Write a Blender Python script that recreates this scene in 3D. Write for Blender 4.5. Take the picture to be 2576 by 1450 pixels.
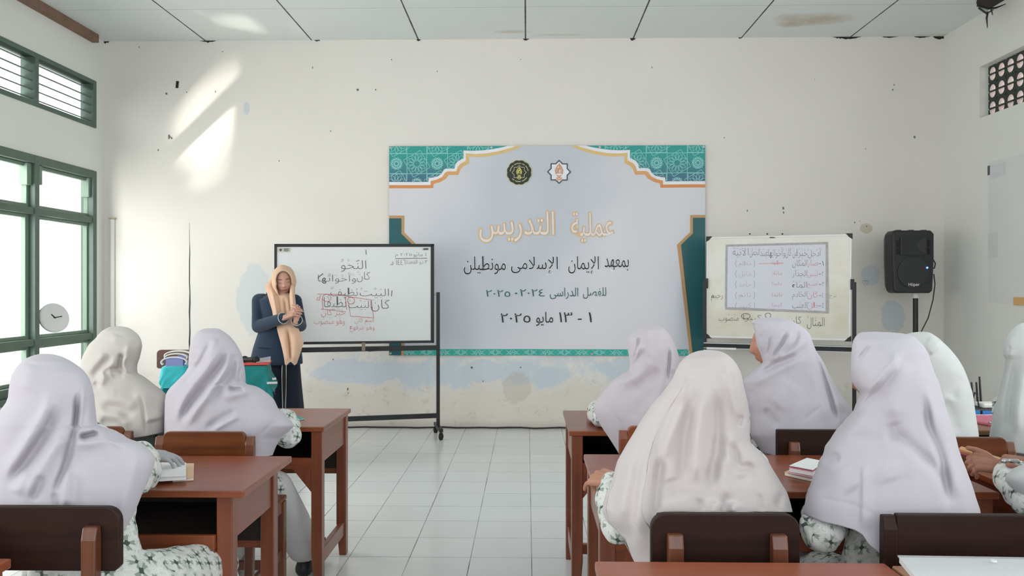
import bpy, bmesh, math, random
import numpy as np
from mathutils import Vector, Matrix, Quaternion
from math import sin, cos, pi, radians, sqrt

for _o in list(bpy.data.objects):
    bpy.data.objects.remove(_o)
S = bpy.context.scene
COL = S.collection

# ------------------------------------------------------------------ camera
FPX, IW, IH, HZ = 1982.0, 2576, 1450, 722.0
TH = radians(1.1)
CAMZ = 1.333
cam = bpy.data.cameras.new('camera')
cam.sensor_width = 36.0
cam.lens = 36.0 * FPX / IW
cam.shift_y = (HZ - IH / 2) / IW
cam.clip_start = 0.05
camo = bpy.data.objects.new('camera', cam)
camo.location = (0, 0, CAMZ)
camo.rotation_euler = (pi / 2, 0, TH)
COL.objects.link(camo)
S.camera = camo

# ------------------------------------------------------------------ light
S.view_settings.view_transform = 'Standard'
S.view_settings.look = 'None'
S.view_settings.gamma = 1.0
S.view_settings.use_curve_mapping = False
S.view_settings.exposure = 0.72
W = bpy.data.worlds.new('daylight')
S.world = W
W.use_nodes = True
W.node_tree.nodes['Background'].inputs[0].default_value = (0.95, 0.985, 1.0, 1)
W.node_tree.nodes['Background'].inputs[1].default_value = 1.5

XL, XR, YF, YB, ZC = -4.024, 3.882, 7.42, -1.6, 3.669


def area(name, loc, rot, sx, sy, power, col=(1, 1, 1), spread=180):
    l = bpy.data.lights.new(name, 'AREA')
    l.shape = 'RECTANGLE'
    l.size, l.size_y = sx, sy
    l.energy = power
    l.color = col
    l.spread = radians(spread)
    o = bpy.data.objects.new(name, l)
    o.location = loc
    o.rotation_euler = rot
    COL.objects.link(o)
    return o


# daylight arriving through the window bands of the left wall, the vents and an unseen opening added for light on the right and the windows behind
area('skylight_left_front', (XL - 0.6, 5.2, 1.75), (0, radians(-90), 0), 2.3, 2.6, 72, (1.0, 0.99, 0.96))
area('skylight_left_rear', (XL - 0.45, 1.2, 1.75), (0, radians(-90), 0), 2.3, 4.2, 112, (1.0, 0.99, 0.97))
area('skylight_right', (XR + 0.4, 2.2, 1.75), (0, radians(90), 0), 2.4, 3.6, 44, (0.95, 0.98, 1.0))
area('skylight_back', (0, YB - 0.3, 1.9), (radians(90), 0, 0), 5.6, 2.0, 11, (1.0, 0.98, 0.97))


def glint(name, src, dst, deg, power):
    """sun bounced up through the left windows from the wet ground outside"""
    l = bpy.data.lights.new(name, 'SPOT')
    l.energy = power
    l.spot_size = radians(deg)
    l.spot_blend = 1.0
    l.shadow_soft_size = .05
    l.color = (1.0, .93, .80)
    o = bpy.data.objects.new(name, l)
    o.location = src
    o.rotation_euler = (Vector(dst) - Vector(src)).to_track_quat('-Z', 'Y').to_euler()
    COL.objects.link(o)


for _i, (_d, _a, _p) in enumerate([((-2.98, 7.42, 3.05), 7.0, 1000), ((-3.0, 7.42, 2.74), 6.0, 800), ((-3.02, 7.42, 2.42), 4.0, 380), ((-2.45, 6.95, 3.66), 6.0, 450), ((-3.0, 6.6, 3.66), 4.0, 300)]):
    glint('sun_glint', (-6.2, 5.0, -.05), _d, _a, _p)


# ------------------------------------------------------------------ projection helpers
def P(px, py, Y):
    u = (px - IW / 2) / FPX
    v = (HZ - py) / FPX
    dx = u * cos(TH) - sin(TH)
    dy = cos(TH) + u * sin(TH)
    s = Y / dy
    return Vector((s * dx, Y, CAMZ + s * v))


def PZ(px, py, z):
    """point on the horizontal plane z seen at the pixel"""
    u = (px - IW / 2) / FPX
    v = (HZ - py) / FPX
    s = (z - CAMZ) / v
    return Vector((s * (u * cos(TH) - sin(TH)), s * (cos(TH) + u * sin(TH)), z))


def project(p):
    x, y, z = p[..., 0], p[..., 1], p[..., 2] - CAMZ
    d = -x * sin(TH) + y * cos(TH)
    r = x * cos(TH) + y * sin(TH)
    return IW / 2 + FPX * r / d, HZ - FPX * z / d


# ------------------------------------------------------------------ materials
def newmat(name):
    m = bpy.data.materials.new(name)
    m.use_nodes = True
    nt = m.node_tree
    return m, nt, nt.nodes['Principled BSDF']


class NT:
    """tiny node helper"""
    def __init__(self, nt):
        self.nt = nt

    def n(self, typ, **kw):
        nd = self.nt.nodes.new(typ)
        for k, v in kw.items():
            setattr(nd, k, v)
        return nd

    def link(self, a, b):
        self.nt.links.new(a, b)

    def val(self, sock, v):
        if hasattr(v, 'is_output'):
            self.link(v, sock)
        else:
            sock.default_value = v

    def math(self, op, a, b=0.0, c=None):
        nd = self.n('ShaderNodeMath', operation=op)
        self.val(nd.inputs[0], a)
        self.val(nd.inputs[1], b)
        if c is not None:
            self.val(nd.inputs[2], c)
        return nd.outputs[0]

    def mix(self, f, a, b):
        nd = self.n('ShaderNodeMix', data_type='RGBA')
        self.val(nd.inputs[0], f)
        self.val(nd.inputs[6], a if hasattr(a, 'is_output') else (*a, 1))
        self.val(nd.inputs[7], b if hasattr(b, 'is_output') else (*b, 1))
        return nd.outputs[2]

    def coord(self, kind='Object'):
        return self.n('ShaderNodeTexCoord').outputs[kind]

    def sep(self, v):
        nd = self.n('ShaderNodeSeparateXYZ')
        self.link(v, nd.inputs[0])
        return nd.outputs

    def mapping(self, v, scale=(1, 1, 1), loc=(0, 0, 0), rot=(0, 0, 0)):
        nd = self.n('ShaderNodeMapping')
        self.link(v, nd.inputs[0])
        nd.inputs['Scale'].default_value = scale
        nd.inputs['Location'].default_value = loc
        nd.inputs['Rotation'].default_value = rot
        return nd.outputs[0]

    def noise(self, v, scale=5, detail=4, rough=0.55):
        nd = self.n('ShaderNodeTexNoise')
        if v is not None:
            self.link(v, nd.inputs['Vector'])
        nd.inputs['Scale'].default_value = scale
        nd.inputs['Detail'].default_value = detail
        nd.inputs['Roughness'].default_value = rough
        return nd.outputs['Fac']

    def ramp(self, f, a, b):
        nd = self.n('ShaderNodeMapRange')
        nd.clamp = True
        self.val(nd.inputs[0], f)
        nd.inputs[1].default_value = a
        nd.inputs[2].default_value = b
        return nd.outputs[0]

    def bump(self, bsdf, h, strength=0.2, dist=0.01):
        nd = self.n('ShaderNodeBump')
        nd.inputs['Strength'].default_value = strength
        nd.inputs['Distance'].default_value = dist
        self.link(h, nd.inputs['Height'])
        self.link(nd.outputs[0], bsdf.inputs['Normal'])


def plain(name, col, rough=0.6, metal=0.0, var=0.06, scale=14, coat=0.0, spec=None, bump=0.0):
    m, nt, b = newmat(name)
    k = NT(nt)
    f = k.noise(k.coord(), scale, 3)
    lo = tuple(max(0, c * (1 - var)) for c in col)
    hi = tuple(min(1, c * (1 + var)) for c in col)
    k.link(k.mix(f, lo, hi), b.inputs['Base Color'])
    b.inputs['Roughness'].default_value = rough
    b.inputs['Metallic'].default_value = metal
    b.inputs['Coat Weight'].default_value = coat
    if spec is not None:
        b.inputs['Specular IOR Level'].default_value = spec
    if bump:
        k.bump(b, k.noise(k.coord(), scale * 6, 3), bump, 0.003)
    return m


def wood(name, dark, light, rough=0.32, axis='X', coat=0.25, scale=1.0, wear=(0.5, 0.25, 0.12), spec=.5):
    m, nt, b = newmat(name)
    k = NT(nt)
    st = {'X': (1.2, 22, 22), 'Z': (22, 22, 1.2), 'Y': (22, 1.2, 22)}[axis]
    v = k.mapping(k.coord(), tuple(s * scale for s in st))
    g = k.noise(v, 1.6, 6, 0.62)
    g2 = k.noise(k.coord(), 3.0, 3)
    f = k.math('ADD', k.math('MULTIPLY', k.ramp(g, .3, .72), .6), k.math('MULTIPLY', k.ramp(g2, .3, .7), .45))
    c = k.mix(f, dark, light)
    w = k.noise(k.coord(), 9.0, 6, .7)
    c = k.mix(k.math('MULTIPLY', k.ramp(w, .66, .8), .45), c, wear)
    k.link(c, b.inputs['Base Color'])
    r = k.math('ADD', k.math('MULTIPLY', g2, .22), rough - .08)
    k.link(r, b.inputs['Roughness'])
    b.inputs['Coat Weight'].default_value = coat
    b.inputs['Coat Roughness'].default_value = 0.22
    b.inputs['Specular IOR Level'].default_value = spec
    k.bump(b, g, .12, .002)
    return m


def fabric(name, col, rough=0.85, weave=900, var=0.04, sheen=0.15, big=6.0):
    m, nt, b = newmat(name)
    k = NT(nt)
    co = k.coord()
    f = k.noise(co, big, 4)
    c = k.mix(f, tuple(x * (1 - var) for x in col), tuple(min(1, x * (1 + var)) for x in col))
    k.link(c, b.inputs['Base Color'])
    b.inputs['Roughness'].default_value = rough
    b.inputs['Sheen Weight'].default_value = sheen
    b.inputs['Specular IOR Level'].default_value = .2
    k.bump(b, k.noise(co, weave, 2), .1, .001)
    return m


def batik(name):
    """white cloth printed with grey-green four-armed motifs"""
    m, nt, b = newmat(name)
    k = NT(nt)
    geo = k.n('ShaderNodeNewGeometry')
    nx, ny, nz = k.sep(geo.outputs['Normal'])
    x, y, z = k.sep(k.coord())
    ax, ay, az = (k.math('ABSOLUTE', q) for q in (nx, ny, nz))
    isx = k.math('MULTIPLY', k.math('GREATER_THAN', ax, ay), k.math('GREATER_THAN', ax, az))
    isz = k.math('MULTIPLY', k.math('GREATER_THAN', az, ax), k.math('GREATER_THAN', az, ay))

    def sel(a, b_, f):
        return k.math('ADD', k.math('MULTIPLY', b_, f), k.math('MULTIPLY', a, k.math('SUBTRACT', 1, f)))
    U = sel(x, y, isx)
    V = sel(z, y, isz)
    wob = k.math('MULTIPLY', k.math('SUBTRACT', k.noise(k.coord(), 9, 2), .5), .05)
    U = k.math('ADD', U, wob)
    V = k.math('ADD', V, k.math('MULTIPLY', U, .35))
    s = 1 / .052
    U, V = k.math('MULTIPLY', U, s), k.math('MULTIPLY', V, s)
    a = k.math('SUBTRACT', k.math('FRACT', U), .5)
    c = k.math('SUBTRACT', k.math('FRACT', V), .5)
    a, c = k.math('ABSOLUTE', a), k.math('ABSOLUTE', c)
    mn, mx = k.math('MINIMUM', a, c), k.math('MAXIMUM', a, c)
    w = k.math('ADD', .05, k.math('MULTIPLY', k.math('POWER', mx, 2.0), .7))
    fing = k.math('MULTIPLY', k.math('SINE', k.math('MULTIPLY', mn, 75.0)), .04)
    arm = k.math('MULTIPLY', k.math('LESS_THAN', mn, w), k.math('LESS_THAN', k.math('ADD', mx, fing), .37))
    dia = k.math('LESS_THAN', k.math('ADD', a, c), .15)
    e = k.math('SUBTRACT', .5, a)
    h = k.math('SUBTRACT', .5, c)
    r = k.math('SQRT', k.math('ADD', k.math('MULTIPLY', e, e), k.math('MULTIPLY', h, h)))
    ring = k.math('LESS_THAN', k.math('ABSOLUTE', k.math('SUBTRACT', r, .2)), .035)
    blot = k.ramp(k.noise(k.coord(), 45, 3), .52, .62)
    col = k.mix(k.math('MULTIPLY', blot, .8), (.70, .72, .70), (.50, .56, .525))
    col = k.mix(k.math('MULTIPLY', ring, .5), col, (.82, .83, .82))
    col = k.mix(k.math('MULTIPLY', arm, .85), col, (.24, .29, .255))
    col = k.mix(k.math('MULTIPLY', dia, .95), col, (.06, .09, .07))
    k.link(col, b.inputs['Base Color'])
    b.inputs['Roughness'].default_value = .85
    b.inputs['Specular IOR Level'].default_value = .2
    return m


M = {}
M['wood_desk'] = wood('desk wood varnish', (.14, .031, .010), (.33, .085, .030), .3)
M['wood_desk_y'] = wood('desk wood varnish side', (.14, .036, .015), (.29, .085, .04), .33, 'Y')
M['wood_desk_z'] = wood('desk wood varnish leg', (.13, .03, .012), (.28, .078, .033), .35, 'Z')
M['wood_red'] = wood('red brown desk varnish', (.25, .06, .027), (.36, .105, .05), .33)
M['wood_light'] = wood('pale brown desk wood', (.27, .12, .05), (.42, .21, .1), .4)
M['wood_tan'] = wood('tan desk wood', (.2, .09, .045), (.33, .16, .085), .4)
M['wood_dark'] = wood('dark chair wood', (.010, .0042, .003), (.034, .0125, .008), .46, coat=.03, spec=.22, wear=(.16, .07, .04))
M['wood_mid'] = wood('brown chair wood', (.032, .010, .004), (.22, .062, .016), .3, coat=.12, spec=.35)
M['wood_midz'] = wood('brown chair wood upright', (.06, .02, .01), (.2, .065, .03), .35, 'Z', wear=(.35, .16, .08))
M['wood_teach'] = wood('teacher chair wood', (.05, .016, .010), (.10, .035, .022), .4)
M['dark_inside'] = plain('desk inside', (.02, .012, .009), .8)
M['veil'] = fabric('white lilac veil cloth', (.525, .50, .56), var=.02)
M['veil_cream'] = fabric('white cream veil cloth', (.565, .535, .51), var=.02)
M['veil_pink'] = fabric('white rose veil cloth', (.555, .51, .56), var=.02)
M['veil_warm'] = fabric('white warm veil cloth', (.575, .53, .535), var=.02)
M['veil_cool'] = fabric('white cool veil cloth', (.55, .575, .575), var=.02)
M['batik'] = batik('printed uniform cloth')
M['skirt_grey'] = fabric('pale grey skirt cloth', (.60, .60, .61))
M['skirt_sage'] = fabric('grey green cloth', (.30, .36, .35))
M['lilac_cloth'] = fabric('pale lilac cloth', (.62, .62, .72))
M['navy'] = fabric('navy blazer cloth', (.022, .040, .070), var=.12)
M['navy_skirt'] = fabric('dark navy skirt cloth', (.012, .016, .030), var=.1)
M['peach'] = fabric('peach scarf cloth', (.70, .47, .335), var=.03)
M['teal_cloth'] = fabric('teal table cloth', (.015, .20, .20), var=.08)
M['aqua_cloth'] = fabric('aqua cloth', (.05, .48, .52), var=.08)
M['black'] = plain('black paint', (.012, .012, .013), .45)
M['black_plastic'] = plain('black plastic', (.016, .017, .019), .5, bump=.1)
M['black_soft'] = plain('black rubber', (.01, .01, .01), .8)
M['white_plastic'] = plain('white plastic', (.78, .78, .77), .4)
M['alu'] = plain('dull aluminium', (.52, .55, .55), .4, .6)
M['steel'] = plain('steel', (.5, .5, .5), .3, .9)
M['sock'] = fabric('grey sock', (.45, .45, .47))
M['glove'] = fabric('grey glove', (.36, .36, .38), var=.1)
M['green_paint'] = plain('green window paint', (.085, .135, .105), .5, var=.2, scale=8)
M['green_paint2'] = plain('light green window paint', (.17, .25, .19), .5, var=.15, scale=8)
M['green_dark'] = plain('dark green block paint', (.03, .042, .038), .7, var=.2, scale=9)
M['paper'] = plain('paper', (.78, .79, .80), .8, var=.03)
M['paper_lilac'] = plain('poster paper', (.68, .69, .77), .8, var=.03, scale=4)
M['tan_paper'] = plain('tan paper', (.66, .45, .30), .8, var=.05)
M['pink_paper'] = plain('pink cover', (.60, .16, .24), .5)
M['red_paper'] = plain('red cover', (.36, .08, .07), .5)
M['red_tray'] = plain('red plastic', (.62, .07, .06), .4)
M['teal_paper'] = plain('teal cover', (.02, .30, .30), .5)
M['orange_cover'] = plain('orange brown cover', (.50, .25, .08), .5)
M['violet'] = plain('violet paper', (.30, .31, .62), .6)
M['blue'] = plain('blue label', (.03, .22, .62), .4)
M['ink'] = plain('black ink', (.02, .022, .025), .7)
M['ink_grey'] = plain('grey marker ink', (.10, .105, .11), .7)
M['ink_red'] = plain('red marker ink', (.62, .17, .17), .7)
M['ink_pale'] = plain('faint pencil ink', (.40, .41, .45), .7)
M['ink_green'] = plain('green ink', (.01, .12, .11), .7)
M['clock_face'] = plain('white clock dial', (.72, .73, .69), .5)
M['lip'] = plain('lip skin', (.42, .16, .125), .5)
M['brow'] = plain('dark hair', (.07, .042, .034), .7)


def skin_mat(name, col):
    m, nt, b = newmat(name)
    k = NT(nt)
    f = k.noise(k.coord(), 22, 4)
    k.link(k.mix(f, tuple(c * .88 for c in col), tuple(min(1, c * 1.1) for c in col)), b.inputs['Base Color'])
    b.inputs['Roughness'].default_value = .5
    b.inputs['Subsurface Weight'].default_value = .12
    b.inputs['Subsurface Radius'].default_value = (.012, .005, .003)
    k.bump(b, k.noise(k.coord(), 260, 2), .08, .001)
    return m


M['skin'] = skin_mat('skin', (.47, .225, .145))
M['skin_face'] = skin_mat('face skin', (.56, .31, .235))
M['skin_brown'] = skin_mat('brown skin', (.34, .155, .10))


def clear_plastic(name):
    m, nt, b = newmat(name)
    b.inputs['Base Color'].default_value = (.9, .93, .95, 1)
    b.inputs['Roughness'].default_value = .12
    b.inputs['Alpha'].default_value = .35
    return m


M['clear'] = clear_plastic('clear plastic sleeve')


# ------------------------------------------------------------------ mesh helpers
def ortho(d):
    d = Vector(d).normalized()
    a = Vector((0, 0, 1)) if abs(d.z) < .9 else Vector((1, 0, 0))
    u = d.cross(a).normalized()
    return d, u, d.cross(u).normalized()


class MB:
    def __init__(self):
        self.v, self.f, self.mi = [], [], []

    def add(self, vs, fs, mi=0):
        o = len(self.v)
        self.v += [tuple(q) for q in vs]
        self.f += [tuple(i + o for i in q) for q in fs]
        self.mi += [mi] * len(fs)

    def box(self, c, s, R=None, mi=0):
        c = Vector(c)
        vs = []
        for x in (-.5, .5):
            for y in (-.5, .5):
                for z in (-.5, .5):
                    q = Vector((x * s[0], y * s[1], z * s[2]))
                    vs.append(c + (R @ q if R else q))
        self.add(vs, [(0, 1, 3, 2), (4, 6, 7, 5), (0, 4, 5, 1), (2, 3, 7, 6), (0, 2, 6, 4), (1, 5, 7, 3)], mi)
        return self

    def bx(self, a, b, mi=0):
        return self.box([(p + q) / 2 for p, q in zip(a, b)], [abs(q - p) for p, q in zip(a, b)], None, mi)

    def bar(self, p0, p1, w, h, mi=0, up=(0, 0, 1)):
        """rectangular bar from p0 to p1, w across, h along up"""
        p0, p1 = Vector(p0), Vector(p1)
        d = (p1 - p0).normalized()
        u = Vector(up)
        s = d.cross(u).normalized()
        u = s.cross(d).normalized()
        vs = [p + s * (a * w / 2) + u * (b * h / 2) for p in (p0, p1) for a, b in ((-1, -1), (1, -1), (1, 1), (-1, 1))]
        self.add(vs, [(0, 1, 2, 3), (7, 6, 5, 4), (0, 4, 5, 1), (1, 5, 6, 2), (2, 6, 7, 3), (3, 7, 4, 0)], mi)
        return self

    def tube(self, pts, r, n=8, mi=0, cap=True):
        pts = [Vector(p) for p in pts]
        m = len(pts)
        rr = r if isinstance(r, (list, tuple)) else [r] * m
        vs, fs = [], []
        u = None
        for i, p in enumerate(pts):
            d = (pts[min(i + 1, m - 1)] - pts[max(i - 1, 0)])
            if d.length < 1e-9:
                d = Vector((0, 0, 1))
            d.normalize()
            if u is None:
                _, u, _ = ortho(d)
            u = (u - d * u.dot(d))
            if u.length < 1e-6:
                _, u, _ = ortho(d)
            u.normalize()
            w = d.cross(u)
            for j in range(n):
                a = 2 * pi * j / n
                vs.append(p + (u * cos(a) + w * sin(a)) * rr[i])
        for i in range(m - 1):
            for j in range(n):
                k = (j + 1) % n
                fs.append((i * n + j, i * n + k, (i + 1) * n + k, (i + 1) * n + j))
        if cap:
            fs.append(tuple(range(n - 1, -1, -1)))
            fs.append(tuple((m - 1) * n + j for j in range(n)))
        self.add(vs, fs, mi)
        return self

    def rcone(self, p0, r0, p1, r1, n=14, hs=4, sx=1.0, ax=None):
        """closed capsule with two end radii"""
        p0, p1 = Vector(p0), Vector(p1)
        d = p1 - p0
        if d.length < 1e-6:
            d = Vector((0, 0, 1e-4))
        dn, u, w = ortho(d)
        if ax is not None:
            u = (Vector(ax) - dn * Vector(ax).dot(dn)).normalized()
            w = dn.cross(u)
        rings = []
        for i in range(hs):
            a = pi / 2 * i / hs
            rings.append((p0 - dn * r0 * cos(a), r0 * sin(a)))
        rings.append((p0, r0))
        for i in range(hs + 1):
            a = pi / 2 * i / hs
            rings.append((p1 + dn * r1 * sin(a), r1 * cos(a)))
        vs, fs = [rings[0][0]], []
        for c, r in rings[1:-1]:
            for j in range(n):
                a = 2 * pi * j / n
                vs.append(c + u * cos(a) * r * sx + w * sin(a) * r)
        vs.append(rings[-1][0])
        K = len(rings) - 2
        for j in range(n):
            fs.append((0, 1 + (j + 1) % n, 1 + j))
        for i in range(K - 1):
            for j in range(n):
                k = (j + 1) % n
                fs.append((1 + i * n + j, 1 + i * n + k, 1 + (i + 1) * n + k, 1 + (i + 1) * n + j))
        L = len(vs) - 1
        for j in range(n):
            fs.append((L, 1 + (K - 1) * n + j, 1 + (K - 1) * n + (j + 1) % n))
        self.add(vs, fs)
        return self

    def chain(self, pts, n=14, sx=1.0, ax=None):
        for (a, r0), (b, r1) in zip(pts[:-1], pts[1:]):
            self.rcone(a, r0, b, r1, n, 4, sx, ax)
        return self

    def loft(self, rings, closed=True, caps=True, mi=0):
        n = len(rings[0])
        vs = [p for r in rings for p in r]
        fs = []
        for i in range(len(rings) - 1):
            for j in range(n if closed else n - 1):
                k = (j + 1) % n
                fs.append((i * n + j, i * n + k, (i + 1) * n + k, (i + 1) * n + j))
        if caps and closed:
            fs.append(tuple(range(n - 1, -1, -1)))
            fs.append(tuple((len(rings) - 1) * n + j for j in range(n)))
        self.add(vs, fs, mi)
        return self

    def disc(self, c, r, nrm, n=24, th=.002, mi=0):
        c = Vector(c)
        d = Vector(nrm).normalized()
        return self.tube([c, c + d * th], r, n, mi)

    def prism(self, pts, off, mi=0):
        """polygon (list of 3d points) extruded by vector off"""
        off = Vector(off)
        n = len(pts)
        vs = [Vector(p) for p in pts] + [Vector(p) + off for p in pts]
        fs = [tuple(range(n)), tuple(range(2 * n - 1, n - 1, -1))]
        for i in range(n):
            k = (i + 1) % n
            fs.append((i, i + n, k + n, k))
        self.add(vs, fs, mi)
        return self

    def mesh(self, name, fix=True):
        me = bpy.data.meshes.new(name)
        me.from_pydata(self.v, [], self.f)
        me.polygons.foreach_set('material_index', self.mi)
        me.update()
        if fix:
            bm = bmesh.new()
            bm.from_mesh(me)
            bmesh.ops.recalc_face_normals(bm, faces=bm.faces)
            bm.to_mesh(me)
            bm.free()
        return me

    def build(self, name, mats, parent=None, smooth=False, bevel=0.0, local=False, seg=2, fix=True):
        me = self.mesh(name, fix)
        return link(name, me, mats, parent, smooth, bevel, local, seg)


def link(name, me, mats, parent=None, smooth=False, bevel=0.0, local=False, seg=2):
    if not isinstance(mats, (list, tuple)):
        mats = [mats]
    for m in mats:
        me.materials.append(M[m] if isinstance(m, str) else m)
    if smooth:
        me.polygons.foreach_set('use_smooth', [True] * len(me.polygons))
    o = bpy.data.objects.new(name, me)
    COL.objects.link(o)
    if bevel:
        b = o.modifiers.new('bevel', 'BEVEL')
        b.width = bevel
        b.segments = seg
        b.limit_method = 'ANGLE'
        b.angle_limit = radians(40)
        b.harden_normals = False
    if parent is not None:
        o.parent = parent
        if not local:
            if parent.parent is None:
                o.matrix_parent_inverse = parent.matrix_basis.inverted()
    return o


def tag(o, label=None, cat=None, group=None, kind=None):
    if label:
        o['label'] = label
    if cat:
        o['category'] = cat
    if group:
        o['group'] = group
    if kind:
        o['kind'] = kind
    return o


def empty(name, loc, rz=0.0):
    o = bpy.data.objects.new(name, None)
    o.location = loc
    o.rotation_euler = (0, 0, rz)
    o.empty_display_size = .1
    COL.objects.link(o)
    return o


def struct(o):
    o['kind'] = 'structure'
    return o


def remeshed(mb, voxel, smooth_it=4, factor=.5):
    """one continuous skin over overlapping solids"""
    me = mb.mesh('tmp')
    o = bpy.data.objects.new('tmp', me)
    COL.objects.link(o)
    r = o.modifiers.new('r', 'REMESH')
    r.mode = 'VOXEL'
    r.voxel_size = voxel
    r.use_smooth_shade = True
    if smooth_it:
        s = o.modifiers.new('s', 'SMOOTH')
        s.iterations = smooth_it
        s.factor = factor
    dg = bpy.context.evaluated_depsgraph_get()
    dg.update()
    out = bpy.data.meshes.new_from_object(o.evaluated_get(dg))
    bpy.data.objects.remove(o)
    out.materials.clear()
    return out

# ------------------------------------------------------------------ room surfaces
def wall_mat(name, base, patches=(), low=True, chips=True):
    """painted plaster: off-white coat over pale blue, bare and stained near the floor"""
    m, nt, b = newmat(name)
    k = NT(nt)
    co = k.coord()
    x, y, z = k.sep(co)
    big = k.noise(co, 1.1, 5)
    mid = k.noise(co, 3.2, 6, .65)
    fine = k.noise(co, 16, 6, .7)
    col = k.mix(k.ramp(big, .35, .7), tuple(c * .965 for c in base), base)
    col = k.mix(k.math('MULTIPLY', k.ramp(fine, .55, .8), .25), col, (.70, .70, .62))
    if low:
        # bare cream plaster below, pale blue undercoat in a ragged band
        zz = k.math('ADD', z, k.math('MULTIPLY', k.math('SUBTRACT', mid, .5), .55))
        zz = k.math('ADD', zz, k.math('MULTIPLY', k.math('SUBTRACT', fine, .5), .14))
        xr = k.math('MULTIPLY', k.ramp(x, -2.1, -1.7), k.math('SUBTRACT', 1.0, k.ramp(x, 1.2, 2.2)))
        blue = k.math('MULTIPLY', k.math('MULTIPLY', k.ramp(zz, .36, .46), k.math('SUBTRACT', 1.0, k.ramp(zz, .62, .72))), xr)
        col = k.mix(k.math('MULTIPLY', blue, k.ramp(mid, .36, .5)), col, (.57, .64, .70))
        lowm = k.math('SUBTRACT', 1.0, k.ramp(zz, .33, .47))
        col = k.mix(k.math('MULTIPLY', lowm, .8), col, (.70, .655, .585))
        st = k.math('MULTIPLY', k.ramp(k.noise(co, 9, 7, .75), .57, .72), k.math('SUBTRACT', 1.0, k.ramp(zz, .42, .56)))
        col = k.mix(k.math('MULTIPLY', st, .6), col, (.40, .33, .26))
        foot = k.math('SUBTRACT', 1.0, k.ramp(k.math('ADD', z, k.math('MULTIPLY', mid, .05)), .03, .10))
        col = k.mix(k.math('MULTIPLY', foot, .35), col, (.42, .36, .30))
    for (cx, cz, rx, rz, pc, st) in patches:
        dx = k.math('DIVIDE', k.math('SUBTRACT', x, cx), rx)
        dz = k.math('DIVIDE', k.math('SUBTRACT', z, cz), rz)
        d = k.math('ADD', k.math('MULTIPLY', dx, dx), k.math('MULTIPLY', dz, dz))
        d = k.math('ADD', d, k.math('MULTIPLY', k.math('SUBTRACT', mid, .5), 2.2))
        d = k.math('ADD', d, k.math('MULTIPLY', k.math('SUBTRACT', fine, .5), 1.0))
        f = k.math('SUBTRACT', 1.0, k.ramp(d, .85, 1.0))
        col = k.mix(k.math('MULTIPLY', f, st), col, pc)
    if chips:
        v = k.n('ShaderNodeTexVoronoi')
        k.link(k.mapping(co, (5.2, 5.2, 5.2)), v.inputs['Vector'])
        ch = k.math('LESS_THAN', k.math('ADD', v.outputs['Distance'], k.math('MULTIPLY', k.math('SUBTRACT', fine, .5), .12)), .045)
        pick = k.math('GREATER_THAN', k.noise(co, 2.3, 2), .52)
        col = k.mix(k.math('MULTIPLY', k.math('MULTIPLY', ch, pick), .7), col, (.14, .14, .15))
        v2 = k.n('ShaderNodeTexVoronoi')
        k.link(k.mapping(co, (2.6, 2.6, 3.4), (3, 1, 2)), v2.inputs['Vector'])
        ch2 = k.math('LESS_THAN', k.math('ADD', v2.outputs['Distance'], k.math('MULTIPLY', k.math('SUBTRACT', fine, .5), .25)), .05)
        col = k.mix(k.math('MULTIPLY', ch2, .6), col, (.62, .68, .72))
    k.link(col, b.inputs['Base Color'])
    b.inputs['Roughness'].default_value = .75
    k.bump(b, fine, .12, .006)
    return m


def onwall(px, py):
    q = P(px, py, YF)
    return q.x, q.z


BL = (.56, .63, .70)
pt = []
for px, py, rx, rz, c, s in [(2245, 790, .12, .17, BL, .8), (2190, 690, .09, .10, BL, .7), (640, 760, .16, .34, (.60, .68, .71), .65),
                             (1215, 935, .20, .10, BL, .8), (1375, 950, .12, .10, BL, .75), (890, 935, .45, .11, BL, .75),
                             (1560, 925, .18, .10, BL, .7), (1300, 975, .14, .16, (.50, .42, .34), .35), (1700, 45, .1, .1, BL, .0),
                             (620, 272, .03, .06, BL, .7), (2180, 575, .06, .05, (.45, .36, .2), .5), (1640, 955, .1, .12, (.5, .43, .35), .3)]:
    X, Z = onwall(px, py)
    pt.append((X, Z, rx, rz, c, s))
M['wall_front'] = wall_mat('painted plaster front', (.80, .77, .725), pt)
M['wall_side'] = wall_mat('painted plaster side', (.775, .785, .745), (), True)
M['wall_left'] = wall_mat('painted plaster left', (.77, .79, .75), (), False, False)

# floor: 30 cm glazed tiles
m, nt, b = newmat('white glazed floor tiles')
k = NT(nt)
co = k.coord()
x, y, z = k.sep(co)
X0 = PZ(1332, 1082, 0).x
Y0 = 2643.0 / (1164.4 - HZ)


def tline(v, o, wdt):
    t = k.math('MULTIPLY', k.math('ADD', v, -o + 30 * .3), 1 / .3)
    f = k.math('FRACT', t)
    d = k.math('MINIMUM', f, k.math('SUBTRACT', 1.0, f))
    return k.math('LESS_THAN', d, wdt), k.math('FLOOR', t)


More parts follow.
